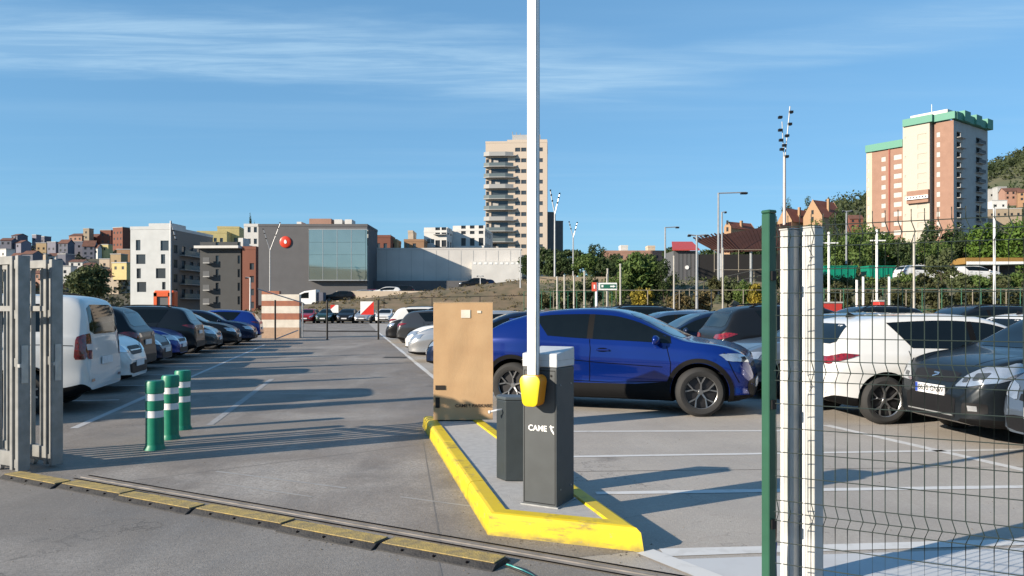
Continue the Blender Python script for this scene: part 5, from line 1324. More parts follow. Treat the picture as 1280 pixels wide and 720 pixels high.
# brick tower on the right
TH = R(-53); Y = 232; s = Y/F
nrm = Vector((math.sin(TH), -math.cos(TH), 0)); ax_ = Vector((math.cos(TH), math.sin(TH), 0))
cnr = Vector((XA(1192, 226), 226, 0))                                             # lit front meets shaded side
z0 = 4.0
def along(px, off=0.0):                                                        # distance left of the corner at which the front wall meets this image column
    k = (px - 640) / F; base = cnr + nrm * off
    # (base.x - a*ax.x) = k*(base.y - a*ax.y)
    return (base.x - k*base.y) / (ax_.x - k*ax_.y)
def tz(py, px, off=0.0):
    a_ = along(px, off); y = cnr.y + nrm.y*off - a_*ax_.y; return ZA(py, y)
def tower_part(nm, pxa, pxb, off, ptop, dpt, m_, ops_px=(), right=(), cat=None, lab=None):
    aL, aR = along(pxa, off), along(pxb, off); w = aL - aR
    base = cnr + nrm*off - ax_*aL
    return base, w
tt = thing('brick_tower', 'tall brick and cream apartment tower with green roof band at right', 'building', tuple(cnr + Vector((0, 0, z0))), TH)
def tpart(name, pxa, pxb, off, ptop, dpt, m_, wins=(), sidew=(), zlow=0.0, parent=None, glass=None):
    aL, aR = along(pxa, off), along(pxb, off); h = tz(ptop, pxb, off) - z0
    mb = MB(); M = Matrix.Translation((-aL, -off, zlow)); W_ = aL - aR
    ops = []
    for (pa, pb_, zc_, hh) in wins: ops.append((aL - along(pa, off), aL - along(pb_, off), zc_-hh/2-zlow, zc_+hh/2-zlow))
    facade(mb, W_, h - zlow, ops, M, .25)
    MR_ = Matrix.Translation((-aR, -off, zlow)) @ Matrix.Rotation(R(90), 4, 'Z'); sm_ = MB(); facade(sm_, dpt, h-zlow, sidew, MR_, .9); sm_.build('side_wall', WALL['lightgrey'] if sidew else m_, tt)
    ML_ = Matrix.Translation((-aL, -off + dpt, zlow)) @ Matrix.Rotation(R(-90), 4, 'Z'); facade(mb, dpt, h-zlow, [], ML_)
    mb.add([(-aL, -off, h), (-aR, -off, h), (-aR, -off+dpt, h), (-aL, -off+dpt, h)], [(0, 1, 2, 3)])
    mb.add([(-aL, -off+dpt, zlow), (-aR, -off+dpt, zlow), (-aR, -off+dpt, h), (-aL, -off+dpt, h)], [(0, 3, 2, 1)])
    wl_ = mb.build(name, m_, tt)
    for o in ops: pane_obj(tt, o, M, glass or M_shutter, .12)
    for o in sidew: pane_obj(tt, o, MR_, M_win_dark, .85)
    return wl_, aL, aR, h
FH = 12.3*s
nF = 18
def zrow(k): return tz(167, 1180) - z0 - FH*k
side = []
for k in range(nF):
    zz = zrow(k)
    if zz > 2: side += [(2.0, 5.5, zz-1.3, zz+.5), (15.5, 19.5, zz-1.3, zz+.5)]
tpart('wall_right', 1168, 1192, 0, 150, 24, M_brick_pink, [(1170.5, 1175, zrow(k), 1.5) for k in range(nF) if zrow(k) > 2], side)
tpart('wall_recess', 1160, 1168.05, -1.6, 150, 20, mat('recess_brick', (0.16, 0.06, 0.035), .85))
cw = [(1147, 1158.5, zrow(k), 1.7) for k in range(nF) if zrow(k) > 2] + [(1131, 1133, zrow(k)+.4, .8) for k in range(0, nF, 2) if zrow(k) > 2]
tpart('wall_centre', 1128.5, 1162, 1.2, 150, 20, mat('tower_white', (0.45, 0.41, 0.34), .8), cw, glass=mat('shutter_light', (.40, .365, .31), .7))
tpart('wall_left', 1090, 1128.5, -2.5, 184, 18, M_brick_pink, [(a, a+5.5, zrow(k)-FH*1.45, 1.5) for a in (1101.5,) for k in range(nF-2) if zrow(k)-FH*1.45 > 2] + [(1117, 1127, zrow(k)-FH*1.45, 1.6) for k in range(nF-2) if zrow(k)-FH*1.45 > 2])
tpart('wall_corner', 1083, 1090, -2.45, 184, 6, WALL['cream'], [(1084, 1086.5, zrow(k)-FH*1.45, 1.3) for k in range(nF-2) if zrow(k)-FH*1.45 > 2])
tpart('downpipe', 1110.5, 1112, -2.2, 186, .3, mat('pipe_red', (0.25, 0.05, 0.03), .6))
# brick bands with railings on the white centre
for k in (6, 12):
    z = zrow(k)-.2
    aL, aR = along(1134, 1.9), along(1161, 1.9)
    MB().box(-aL, -aR, -2.3, -1.21, z-2.0, z+1.8).build('brick_bay', M_brick_pink, tt)
    MB().box(-aL-.1, -aR+.1, -2.9, -2.31, z-.9, z+.1).build('bay_rail', M_sign_white, tt)
    for q in range(7): MB().box(-aL+.3+q*(aL-aR)/7.2, -aL+.75+q*(aL-aR)/7.2, -2.93, -2.905, z-.6, z-.1).build('rail_gap', M_win_dark, tt)
for k in range(nF):                                                             # balconies on the shaded side
    z = zrow(k)-1.35
    if z > 2:
        MB().box(.01, 1.3, 1.6, 6.0, z-.15, z).build('balcony', M_balc, tt); MB().box(1.2, 1.3, 1.6, 6.0, z+.002, z+1.0).build('balcony_rail', WALL['lightgrey'], tt)
        MB().box(.01, 1.1, 15.2, 20, z-.15, z).build('balcony', M_balc, tt); MB().box(1.0, 1.1, 15.2, 20, z+.002, z+1.0).build('balcony_rail', WALL['shadegrey'], tt)
# green roof bands
def band(pxa, pxb, off, p0, p1, dpt, px_ref):
    aL, aR = along(pxa, off), along(pxb, off); z1 = tz(p0, px_ref, off)-z0; zlo = tz(p1, px_ref, off)-z0
    MB().box(-aL, -aR, -off, -off+dpt, zlo, z1).build('roof_band', M_green_band, tt)
band(1128, 1165, 1.9, 143.5, 152.5, 20, 1160); band(1164.5, 1193.5, .8, 141, 150, 1.0, 1180); band(1081.5, 1128, -1.8, 177, 186, 18, 1110)
h_t = tz(141, 1180, .8)-z0; h_b = tz(150, 1180, .8)-z0
for k in range(6): MB().box(-.6, .9+(k % 2)*.5, .25+k*4.05, .25+k*4.05+4.0, h_b-.1, h_t+(.8 if k % 2 else 0)).build('roof_band', M_green_band, tt)
MB().box(-14, -3, 3, 9, h_t+.01, h_t+1.9).build('roof_hut', WALL['white'], tt)
MB().cyl((-8, 4, h_t+1.9), (-8, 4, h_t+4.5), .1, n=6).build('roof_mast', M_steel, tt)
# ------------------------------------------------------------------ hillside houses
ORD = ['first', 'second', 'third', 'fourth', 'fifth', 'sixth', 'seventh', 'eighth', 'ninth', 'tenth', 'eleventh', 'twelfth', 'thirteenth', 'fourteenth', 'fifteenth', 'sixteenth']
def small_house(px0, px1, pt, pb, Y, wallk, roofk, label, rz=0.0, group=None, base=None):
    s = Y/F; w = (px1-px0)*s; h = (pb-pt)*s; z0 = ZA(pb, Y); d = w*rnd.uniform(.8, 1.2)
    t = thing('hillside_house', label, 'house', (XA(px0, Y), Y, z0-3), rz, group)
    hh = h+3; pit = roofk == 'tile'
    wh = hh*(1 if not pit else .82) if not pit else hh - h*.3
    ops = []
    nx = max(1, int(w/2.6)); nz = max(1, int(h/3.2))
    for i in range(nx):
        for j in range(nz):
            x = w*(i+.5)/nx; z = 3+h*(.72 if pit else .9)*(j+.5)/nz
            ops.append((x-.55, x+.55, z-.6, z+.6))
    mb = MB(); facade(mb, w, wh, ops, Matrix.Identity(4), .2); facade(mb, d, wh, [], Matrix.Translation((w, 0, 0)) @ Matrix.Rotation(R(90), 4, 'Z'))
    facade(mb, d, wh, [], Matrix.Translation((0, d, 0)) @ Matrix.Rotation(R(-90), 4, 'Z'))
    if pit:
        mb.add([(0, 0, wh), (0, d, wh), (0, d/2, hh)], [(0, 2, 1)]); mb.add([(w, 0, wh), (w, d, wh), (w, d/2, hh)], [(0, 1, 2)])
    mb.build('wall', WALL[wallk], t)
    for o in ops: pane_obj(t, o, Matrix.Identity(4), M_win_dark, .15)
    if pit:
        MB().add([(-.3, -.4, wh-.15), (w+.3, -.4, wh-.15), (w+.3, d/2, hh+.05), (-.3, d/2, hh+.05), (-.3, d+.4, wh-.15), (w+.3, d+.4, wh-.15)], [(0, 1, 2, 3), (3, 2, 5, 4)]).build('roof', M_tile, t)
    else:
        rf = MB().box(-.15, w+.15, -.15, d+.15, wh+.001, wh+.35).build('roof', WALL['lightgrey'] if roofk == 'flat' else M_tile, t)
    return t
rows = [  # top row, upper, middle, lower of the left hillside: (px0, px1, ytop, ybottom, wall, roof)
    ('top', 440, [(40, 47, 294, 304, 'lilac', 'flat'), (50, 58, 296, 306, 'bluegrey', 'flat'), (86, 104, 291, 303, 'pink', 'tile'), (104, 112, 286, 300, 'tan', 'flat'), (112, 123, 292, 305, 'brick', 'tile'), (125, 139, 288, 306, 'brick', 'flat'), (141, 158, 285, 310, 'brick', 'flat'), (14, 26, 292, 300, 'bluegrey', 'tile')]),
    ('upper', 400, [(0, 14, 297, 308, 'bluegrey', 'tile'), (18, 30, 300, 312, 'lilac', 'tile'), (45, 58, 304, 316, 'ochre', 'flat'), (59, 72, 303, 318, 'lilac', 'flat'), (73, 86, 299, 316, 'bluegrey', 'tile'), (86, 102, 302, 320, 'lilac', 'flat'), (103, 117, 300, 326, 'bluegrey', 'tile'), (118, 124, 306, 320, 'white', 'tile'), (126, 136, 306, 316, 'yellow', 'flat')]),
    ('middle', 350, [(0, 12, 312, 330, 'white', 'flat'), (14, 26, 316, 330, 'tan', 'tile'), (27, 44, 313, 328, 'bluegrey', 'tile'), (46, 58, 318, 330, 'cream', 'flat'), (59, 70, 316, 328, 'white', 'tile'), (72, 84, 318, 332, 'bluegrey', 'flat'), (86, 103, 324, 334, 'white', 'tile'), (104, 116, 328, 338, 'lilac', 'tile'), (124, 137, 324, 336, 'cream', 'flat'), (138, 152, 318, 334, 'ochre', 'flat'), (146, 162, 312, 326, 'orange', 'flat')]),
    ('lower', 300, [(8, 20, 332, 346, 'cream', 'tile'), (22, 36, 334, 346, 'white', 'flat'), (62, 72, 332, 345, 'cream', 'flat'), (74, 88, 333, 345, 'white', 'flat'), (97, 115, 332, 342, 'orange', 'tile'), (131, 148, 336, 366, 'cream', 'tile'), (140, 162, 329, 340, 'yellow', 'flat'), (149, 162, 342, 366, 'white', 'flat'), (64, 76, 346, 366, 'orange', 'flat'), (40, 56, 338, 350, 'pink', 'tile')]),
]
CN = dict(lilac='shade-tinted lilac grey', bluegrey='shade-tinted blue-grey', pink='pinkish', tan='tan', brick='brick red', ochre='ochre', white='white', yellow='yellow', cream='cream', orange='orange', lightgrey='light grey')
for rn, Y, hs in rows:
    for i, hh_ in enumerate(sorted(hs)):
        small_house(hh_[0], hh_[1], hh_[2], hh_[3], Y + rnd.uniform(-8, 8), hh_[4], hh_[5], '%s house on the left hillside, %s from the left in the %s row' % (CN[hh_[4]], ORD[i], rn), R(rnd.uniform(-25, 10)), 'houses on the left hillside')
for i, (a, b, c, d, w_, r_) in enumerate(((1228, 1244, 243, 262, 'white', 'tile'), (1236, 1250, 237, 250, 'lightgrey', 'flat'), (1247, 1258, 234, 247, 'lightgrey', 'flat'), (1256, 1276, 234, 250, 'pink', 'tile'), (1272, 1290, 236, 252, 'orange', 'tile'), (1240, 1258, 251, 270, 'white', 'flat'), (1228, 1272, 262, 274, 'tan', 'flat'), (1200, 1222, 262, 280, 'cream', 'flat'), (1062, 1078, 268, 286, 'brick', 'tile'))):
    small_house(a, b, c, d, 430 - i*8, w_, r_, '%s house on the right hill, %s' % (CN[w_], ('just right of the brick tower', 'above the white one by the tower', 'above and right of two pale ones', 'highest of the pink roofs', 'at the right edge of the picture', 'below the pale flat ones', 'long low, above the bright trees', 'low, behind the dark trees by the tower', 'left of the brick tower among trees')[i]), R(rnd.uniform(-35, 5)), 'houses on the right hill')
# two gabled houses with pointed fronts
M_gable = mat('gable_cream', (0.34, 0.215, 0.125), .85); M_tile_red = mat('tile_red', (0.22, 0.07, 0.042), .85, c2=(.18, .055, .035), scale=.7)
for i, (px0, px1, pt, pe_, pb_, lb) in enumerate(((972, 1000, 262, 277, 292, 'pointed gable house with red tiles left of the other gable'), (1004, 1040, 252, 272, 292, 'taller pointed gable house with red tiles above the white posts'), (905, 920, 278, 284, 292, 'small pointed dormer house behind the brown station roof'))):
    Y = 210-i*4; s = Y/F; w = (px1-px0)*s*.75; z0_ = 3; h1 = ZA(pe_, Y)-z0_; h2 = ZA(pt, Y)-z0_
    t = thing('gabled_house', lb, 'house', (XA(px0, Y), Y, z0_), R(-58), 'gabled houses'); d = 9
    MB().add([(0,0,0),(w,0,0),(w,0,h1),(w/2,0,h2+.3),(0,0,h1),(0,d,0),(w,d,0),(w,d,h1),(w/2,d,h2+.3),(0,d,h1)], [(0,1,2,3,4),(1,6,7,2),(5,9,8,7,6),(0,4,9,5)]).build('wall', M_gable, t)
    MB().add([(-.2,.3,h1-.2),(w/2,.3,h2+.12),(w/2,d+.2,h2+.12),(-.2,d+.2,h1-.2)], [(0,1,2,3)]).build('roof', M_tile_red, t)
    MB().add([(w+.35,.3,h1-.5),(w/2,.3,h2+.12),(w/2,d+.2,h2+.12),(w+.35,d+.2,h1-.5)], [(0,3,2,1)]).build('roof', M_tile_red, t)
    for z in (h1-1.2, h1+.6): MB().box(w/2-.35, w/2+.35, -.06, -.01, z, z+1.1).build('window', M_win_dark, t)
    MB().box(w*.75, w*.75+.6, 4, 4.6, h1, h2+.5).build('chimney', M_gable, t)
# long low building far behind the trees
Y = 260; building('low_block', 'long low pink roofed block far behind the trees', XA(755, Y), Y, 95*Y/F, 10, ZA(316, Y), 0, 0, WALL['pink'], grid_ops(2, 3, 7, ZA(323, Y), 3, 1, 1.6, 1.0), parapet=.8)
building('low_block', 'small white stair block on the long low building', XA(776, Y+2), Y+2, 9*Y/F, 5, ZA(308, Y), 0, 0, WALL['white'])
building('low_block', 'small cream stair block right of the white one', XA(810, Y+2), Y+2, 9*Y/F, 5, ZA(308.5, Y), 0, 0, WALL['cream'])

# ------------------------------------------------------------------ station: kiosk, sloping roof, railings
M_kred = mat('kiosk_red', (0.42, 0.06, 0.055), .6)
Y = 70; s = Y/F; z0 = 3.4
kx = XA(842, Y); kw = 30*s
t = thing('station_kiosk', 'small grey station kiosk with red sheet roof', 'kiosk', (kx, Y, z0), 0)
kh = ZA(313.5, Y)-z0
MB().box(0, kw, 0, 4, 0, kh).build('wall', WALL['station'], t)
for k in range(6): MB().box(.15+k*kw/6, .15+k*kw/6+kw/6-.06, -.05, -.005, .1, kh-.25).build('panel', WALL['station'] if k % 2 else WALL['grey'], t)
MB().add([(-.2,-.4,kh),(kw+.1,-.4,kh),(kw+.1,2.5,kh+.95),(.35,2.5,kh+.95),(-.2,-.4,kh+.12),(kw+.1,-.4,kh+.12),(kw+.1,2.5,kh+1.07),(.35,2.5,kh+1.07)], [(0,3,2,1),(4,5,6,7),(0,1,5,4),(1,2,6,5),(2,3,7,6),(3,0,4,7)]).build('roof', M_kred, t)
MB().cyl((kw*.55, -.06, kh*.55), (kw*.55, -.12, kh*.55), .18, n=14).build('round_sign', M_sign_white, t)
# brown roof: ribs over a sloping sheet
t = thing('station_roof', 'dark brown ribbed sloping station roof right of the red kiosk', 'roof', tuple(P(870, 350, 68)), 0)
bs = P(870, 350, 68)
A = [P(872, 303, 66), P(990, 283, 60), P(990, 311, 55), P(925, 314, 60)]
C_ = [P(869, 301, 66), P(990, 279, 60), P(990, 312, 52), P(897, 316, 60)]
def bil(u, v): return (C_[0].lerp(C_[1], u)).lerp(C_[3].lerp(C_[2], u), v)
nr = 26
for k in range(nr):
    u0, u1 = k/nr, (k+1)/nr-.004
    q = [bil(u0, 0), bil(u1, 0), bil(u1, 1), bil(u0, 1)]; q = [v - bs for v in q]
    m1 = MB().add([*q, *[v + Vector((0, 0, .12)) for v in q]], [(0,3,2,1),(4,5,6,7),(0,1,5,4),(1,2,6,5),(2,3,7,6),(3,0,4,7)]); m1.build('roof_sheet', M_brown_roof, t)
    e = bil(u0, 0)-bs; f = bil(u0, 1)-bs
    if k < 9: MB().tube([e+(e-f).normalized()*.5+Vector((0,0,.2)), f+(f-e).normalized()*(.9 if k < 6 else .35)+Vector((0,0,.2))], .07, 6).build('rib', M_brown_roof, t)
MB().box(*(lambda a, b: (min(a.x, b.x), max(a.x, b.x)+7, 2, 2.3, a.z-3.2, a.z+.6))(bil(.05, 1)-bs, bil(1, 1)-bs)).build('back_wall', mat('under_roof_shade', (.012, .011, .011), .8), t)  # wall coloured near black to paint the darkness under the roof
for u in (.08, .5, .95): 
    g = bil(u, .9)-bs; MB().cyl(g, (g.x, g.y, -1), .1, n=8).build('column', M_steel, t)
# railings
def railing(label, pts, h, m_, step=1.5, rails=(1.0, .5), post=.028, cat='railing', group=None, name='railing', mesh=False):
    pts = [Vector(p) for p in pts]; t = thing(name, label, cat, tuple(pts[0]), 0, group); o = pts[0]
    for a, b in zip(pts[:-1], pts[1:]):
        L = (b-a).length; n = max(1, round(L/step))
        for k in range(n+1):
            q = a.lerp(b, k/n)-o; MB().cyl(q, q+Vector((0, 0, h)), post, n=6).build('post', m_, t)
        for r_ in rails: MB().tube([a-o+Vector((0,0,h*r_)), b-o+Vector((0,0,h*r_))], post*.8, 6).build('rail', m_, t)
    return t
M_rail = mat('rail_beige', (0.25, 0.22, 0.17), .6, .2); M_pole = mat('pole_pale', (0.38, 0.36, 0.32), .5, .3); M_gfence = mat('fence_green', (0.02, 0.11, 0.06), .5)
railing('beige railing along the foot of the bank behind the parked cars', [P(692, 386, 46), P(1010, 386, 45), P(1300, 386, 44)], ZA(373, 45)-ZA(386, 45)+.5, M_rail, 1.9, (1.0,))
railing('railing beside the path at the top of the bank left of the shrubs', [P(665, 362, 62), P(790, 364, 60)], 1.05, M_rail, 1.4, (1.0, .5))
railing('sloping handrail climbing the ramp beside the kiosk', [P(842, 392, 47), P(880, 372, 52), P(962, 352, 56)], 1.1, M_rail, 1.6, (1.0, .55))
railing('grey railing in front of the brown station roof', [P(893, 340, 55), P(985, 340, 54)], 1.6, M_rail, 2.0, (1.0, .1))
railing('green mesh fence with thin posts behind the farthest parked cars', [P(655, 389, 43), P(765, 389, 43)], 1.1, M_gfence, .5, (1.0, .1), .02, 'fence', name='green_fence')
railing('green fence with thin posts behind the white hatchback', [P(1030, 390, 42), P(1300, 390, 42)], 1.3, M_gfence, 1.1, (1.0, .1), .025, 'fence', name='green_fence')
o = MB().add([P(660, 366, 62), P(762, 366, 62), P(762, 346, 62), P(660, 346, 62)] + [P(660, 366, 62)+Vector((0,.3,0)), P(762, 366, 62)+Vector((0,.3,0)), P(762, 346, 62)+Vector((0,.3,0)), P(660, 346, 62)+Vector((0,.3,0))], [(0,1,2,3),(4,7,6,5),(3,2,6,7),(1,5,6,2),(0,3,7,4)]).build('retaining_wall', WALL['tan'])
tag(o, 'low pale retaining wall right of the white boom', 'wall')
o = MB().add([P(905, 392, 47), P(945, 392, 47), P(975, 366, 54), P(925, 366, 54)], [(0,1,2,3)]).build('path', mat('ramp_soil', (0.33, 0.21, 0.13), .9)); o['kind'] = 'structure'
# tall thin posts along the back of the lot
pp = [(696.5, 347), (705.5, 345), (717.5, 346), (730.5, 340), (759.5, 337), (775.5, 331), (842.5, 321), (903.5, 311)]
nm_ = ['leftmost, just right of the white boom', 'second right of the white boom', 'third right of the white boom', 'fourth right of the white boom', 'behind the green arrow sign', 'right of the green arrow sign', 'in front of the kiosk', 'in front of the brown roof']
for (px, pt), n_ in zip(pp, nm_):
    Y = 44; t = thing('tall_post', 'thin pale post behind the parked cars, ' + n_, 'post', (XA(px, Y), Y, 0), 0, 'thin posts behind the parked cars')
    MB().cyl((0,0,0), (0,0,ZA(pt, Y)), .055, n=8).build('shaft', M_pole, t); MB().cyl((0,0,ZA(pt, Y)), (0,0,ZA(pt, Y)+.06), .07, n=8).build('post_cap', M_pole, t)
for px, pt, n_ in ((1036, 290, 'just right of the white gate posts'), (1096, 287, 'between the two green skips'), (1111.5, 346, 'short, below the right green skip'), (1142.5, 293, 'left of the willow shrub'), (1243, 260, 'tall, near the right edge'), (1071, 350, 'short, below the left green skip'), (1079, 346, 'short, between the skips')):
    Y = 41; t = thing('tall_post', 'white post behind the mesh fence, ' + n_, 'post', (XA(px, Y), Y, 0), 0, 'white posts behind the mesh fence')
    MB().cyl((0,0,0), (0,0,ZA(pt, Y)), .062, n=10).build('shaft', M_sign_white if px not in (1142.5,) else M_pole, t)
    if px in (1036, 1096): MB().box(-.35, .5, -.03, .03, ZA(pt, Y)-.62, ZA(pt, Y)-.56).build('arm', M_sign_white, t)
# arrow sign and red sign
Y = 42; t = thing('direction_sign', 'green direction sign with white arrow on pale posts', 'sign', (XA(759, Y), Y, 0), 0)
s = Y/F; a0 = ZA(362.5, Y); a1 = ZA(353.5, Y)
MB().box(-11*s, 12*s, -.06, -.0, a0, a1).build('sign_board', M_sign_white, t)
MB().box(-9*s, 11*s, -.075, -.062, a0+.08, a1-.08).build('sign_face', mat('sign_green', (0.015, 0.12, 0.075), .5), t)
MB().add([(7*s, -.08, a0+.13), (10.3*s, -.08, (a0+a1)/2), (7*s, -.08, a1-.13)], [(0,1,2)]).build('arrow', M_sign_white, t)
MB().box(3.5*s, 7*s, -.081, -.0765, (a0+a1)/2-.035, (a0+a1)/2+.035).build('arrow', M_sign_white, t)
MB().box(-7.5*s, -5*s, -.081, -.0765, a0+.15, a1-.13).build('arrow', M_sign_white, t)
MB().cyl((0, .05, 0), (0, .05, a1+.5), .05, n=8).build('post', M_pole, t)
t = thing('red_sign', 'square red and white sign on a pale post left of the arrow sign', 'sign', (XA(745.5, Y), Y, 0), 0)
MB().box(-6*s, .0, -.08, -.05, ZA(364, Y), ZA(353, Y)).build('sign_board', mat('sign_redor', (.65, .10, .05), .5), t)
MB().box(-3.6*s, -1.8*s, -.09, -.082, ZA(361, Y), ZA(356, Y)).build('sign_mark', M_sign_white, t)
MB().cyl((0, 0, 0), (0, 0, ZA(353, Y)), .07, n=8).build('post', M_sign_white, t)

# ------------------------------------------------------------------ lamps and masts
M_lamp = mat('lamp_steel', (0.36, 0.37, 0.38), .4, .5)
def vlamp(label, px, py_fork, py_base, Y, arms):
    z0 = ZA(py_base, Y); t = thing('street_lamp', label, 'lamp post', (XA(px, Y), Y, z0), 0); s = Y/F
    zf = (py_base-py_fork)*s
    MB().cyl((0,0,0), (0,0,zf), max(.09, .5*s), max(.07, .42*s), n=8).build('pole', M_lamp, t)
    for ax2, py in arms:
        e = Vector(((ax2-px)*s, 0, (py_base-py)*s)); a_ = MB().tube([(0,0,zf), e], max(.05, .35*s), 6).build('arm', M_lamp, t)
        for f in (.55, .8, 1.0):
            q = Vector((0,0,zf)).lerp(e, f); MB().box(q.x-.22*s*4, q.x+.05, q.y-.3, q.y+.1, q.z, q.z+.08+.25*s).build('lamp_head', M_black, t)
vlamp('forked grey lamp mast in front of the grey hall', 337.5, 313, 368, 118, [(329.5, 287), (350.5, 279)])
vlamp('forked lamp mast right of the cream tower', 693.5, 268, 346, 62.5, [(688, 239), (699.5, 243)])
vlamp('small forked lamp mast above the dark trees', 716.5, 297, 345, 90, [(711.5, 278), (721.5, 279)])
vlamp('slim light mast in front of the pale apartment block', 213.5, 276, 388, 62, [(220, 300)])
def armlamp(label, px, pt, pb_, Y, px2):
    z0 = ZA(pb_, Y); s = Y/F; t = thing('street_lamp', label, 'lamp post', (XA(px, Y), Y, z0), 0); h = (pb_-pt)*s
    MB().cyl((0,0,0), (0,0,h), .09, .06, n=8).build('pole', M_lamp, t)
    xs_ = px2 if isinstance(px2, (list, tuple)) else [px2]
    for q in xs_:
        x = (q-px)*s; MB().tube([(0,0,h-.03), (x,0,h+.03)], .045, 6).build('arm', M_lamp, t)
        MB().box(min(x, x*.8), max(x, x*.8)+.05, -.15, .15, h-.09, h+.02).build('lamp_head', M_black, t)
armlamp('tall grey lamp post with long arm left of the green post', 898, 241, 368, 50, 933)
armlamp('slim lamp post behind the tall one by the brown roof', 902.5, 265, 368, 56, 907)
armlamp('grey lamp post with short arm above the big shrub', 831.5, 284, 352, 64, 848)
armlamp('twin headed lamp post in front of the kiosk', 871, 294, 386, 46, [860, 883])
armlamp('thin lamp post with twin heads among the trees at right', 1058, 264, 330, 64, [1053, 1065])
armlamp('lamp post beside the orange truck', 313, 347, 388, 60, 307)
armlamp('thin post left of the white boom with pole head', 650.5, 312, 360, 80, 652)
armlamp('double lamp at the long wall', 600.5, 345, 365, 96, [596, 604])
# floodlight mast
Y = 60; s = Y/F; z0 = 3.5; t = thing('floodlight_mast', 'tall mast carrying clusters of small floodlights above the gable houses', 'mast', (XA(980.5, Y), Y, z0), 0)
zt = ZA(196, Y)-z0; MB().cyl((0,0,0), (0,0,zt), .15, .11, n=10).build('pole', mat('mast_pink', (.42, .36, .34), .5, .3), t)
MB().tube([(.05,0,zt), ((987.5-980.5)*s, 0, ZA(133, Y)-z0)], .05, 6).build('branch', M_lamp, t); MB().tube([(-.05,0,zt), ((977.5-980.5)*s, 0, ZA(152, Y)-z0)], .04, 6).build('branch', M_lamp, t)
for px, py in ((988.5, 140.5), (987, 155.5), (983.5, 170), (975, 147), (975, 163), (976, 175.5), (977, 187), (980, 182), (983, 196)):
    x, z = (px-980.5)*s, ZA(py, Y)-z0
    MB().box(x-.14, x+.14, -.2, .1, z-.08, z+.1).build('floodlight', M_black, t); MB().tube([(x, 0, z), (x*.8, 0, z-.1)], .02, 6).build('bracket', M_lamp, t)

# ------------------------------------------------------------------ end of the lane: gate, triangle signs, striped wall
Y = 37; s = Y/F
t = thing('striped_wall', 'low wall painted in white and brown horizontal stripes at the lane end', 'wall', (XA(327, 39), 39, 0), 0)
x1 = (374-327)*39/F; zz_ = [0, .55, .95, 1.28, 1.65, 1.92, 2.25]
Mb = mat('stripe_brown', (0.36, 0.14, 0.075), .8, c2=(.28, .11, .07), scale=3); Mw = mat('stripe_white', (0.66, 0.61, 0.52), .8, c2=(.55, .5, .42), scale=3); Mtn = mat('stripe_tan', (.42, .29, .2), .85)
for k in range(6): MB().box(0, x1, 0, .35, zz_[k], zz_[k+1]-.001).build('stripe', [Mtn, Mw, Mb, Mw, Mb, Mw][k], t)
MB().box(0, .9, .01, .34, 2.25, 2.42).build('coping', Mb, t)
gt = thing('far_gate', 'thin dark swing gate standing open across the end of the lane', 'gate', (XA(409, Y), Y, 0), 0)
for px in (344, 409, 473): 
    x = (px-409)*s; MB().cyl((x,0,0), (x,0,ZA(375, Y)), .045, n=8).build('post', M_black, gt)
MB().tube([(0,0,.42), ((473-409)*s,0,.42)], .03, 6).build('rail', M_black, gt); MB().tube([((374-409)*s,.6,.42), (0,0,.42)], .03, 6).build('rail', M_black, gt)
MB().tube([((325-409)*s,-.3,ZA(361.5, Y)), ((373-409)*s,.6,ZA(378, Y))], .03, 6).build('rail', M_steel, gt); MB().tube([((344-409)*s,0,.03), ((369-409)*s,.5,.45)], .03, 6).build('rail', M_steel, gt)
MB().tube([((374-409)*s,.6,.1), ((374-409)*s,.6,ZA(378, Y))], .04, 6).build('post', M_steel, gt)
for px, py, hs_, lb, fl_ in ((418.5, 386, .19, 'small red and white triangle board on the far gate', 1), (459, 385, .32, 'larger red and white triangle board on the far gate', 0)):
    t = thing('warning_board', lb, 'sign', (XA(px, Y), Y-.06, ZA(py, Y)), 0, 'triangle boards on the far gate')
    w = hs_
    if fl_: MB().prism([(-w, w), (-w, -.1*w), (w*.3, w)], 0, .02, Matrix(((1,0,0,0),(0,0,-1,0),(0,1,0,0),(0,0,0,1)))).build('red_half', M_red, t); MB().prism([(-w, -.1*w-.01), (-w*.4, -w), (w, -w), (w, w), (w*.3+.01, w)], 0, .02, Matrix(((1,0,0,0),(0,0,-1,0),(0,1,0,0),(0,0,0,1)))).build('white_half', M_sign_white, t)
    else: MB().prism([(-w, w), (-w, -w), (w, w)], 0, .02, Matrix(((1,0,0,0),(0,0,-1,0),(0,1,0,0),(0,0,0,1)))).build('white_half', M_sign_white, t); MB().prism([(-w+.01, -w-.005), (w+.01, -w-.005), (w+.01, w)], 0, .02, Matrix(((1,0,0,0),(0,0,-1,0),(0,1,0,0),(0,0,0,1)))).build('red_half', M_red, t)
railing('dark thin fence posts along the foot of the dry bank', [P(480, 404, 80), P(660, 400, 80)], 2.6, M_black, 5.5, (1.0,), .04, 'fence', name='wire_fence')
# cars on the street behind
GU = 'cars on the street in front of the grey hall'
for px, Yc, k, cl_, lb, rz_ in ((424, 100, 'hatch', 'black', 'black car on the street in front of the grey hall', 8), (450, 104, 'hatch', 'silver', 'silver car on the street under the glass box', 4), (465, 106, 'hatch', 'red', 'red car half hidden behind the silver one', 80),
        (483, 104, 'hatch', 'white', 'white car on the street right of the red one', 4), (499, 107, 'suv', 'black', 'black sport utility uphill of the white car', 4), (592, 112, 'suv', 'black', 'dark car by the white loading wall', 4), (602, 116, 'hatch', 'navy', 'navy car by the white loading wall, rightmost', 4)):
    x = XA(px, Yc); place(k, 'street_car', cl_, lb, (x, Yc, max(zl(x), .6)+.01), R(180+rz_), GU)
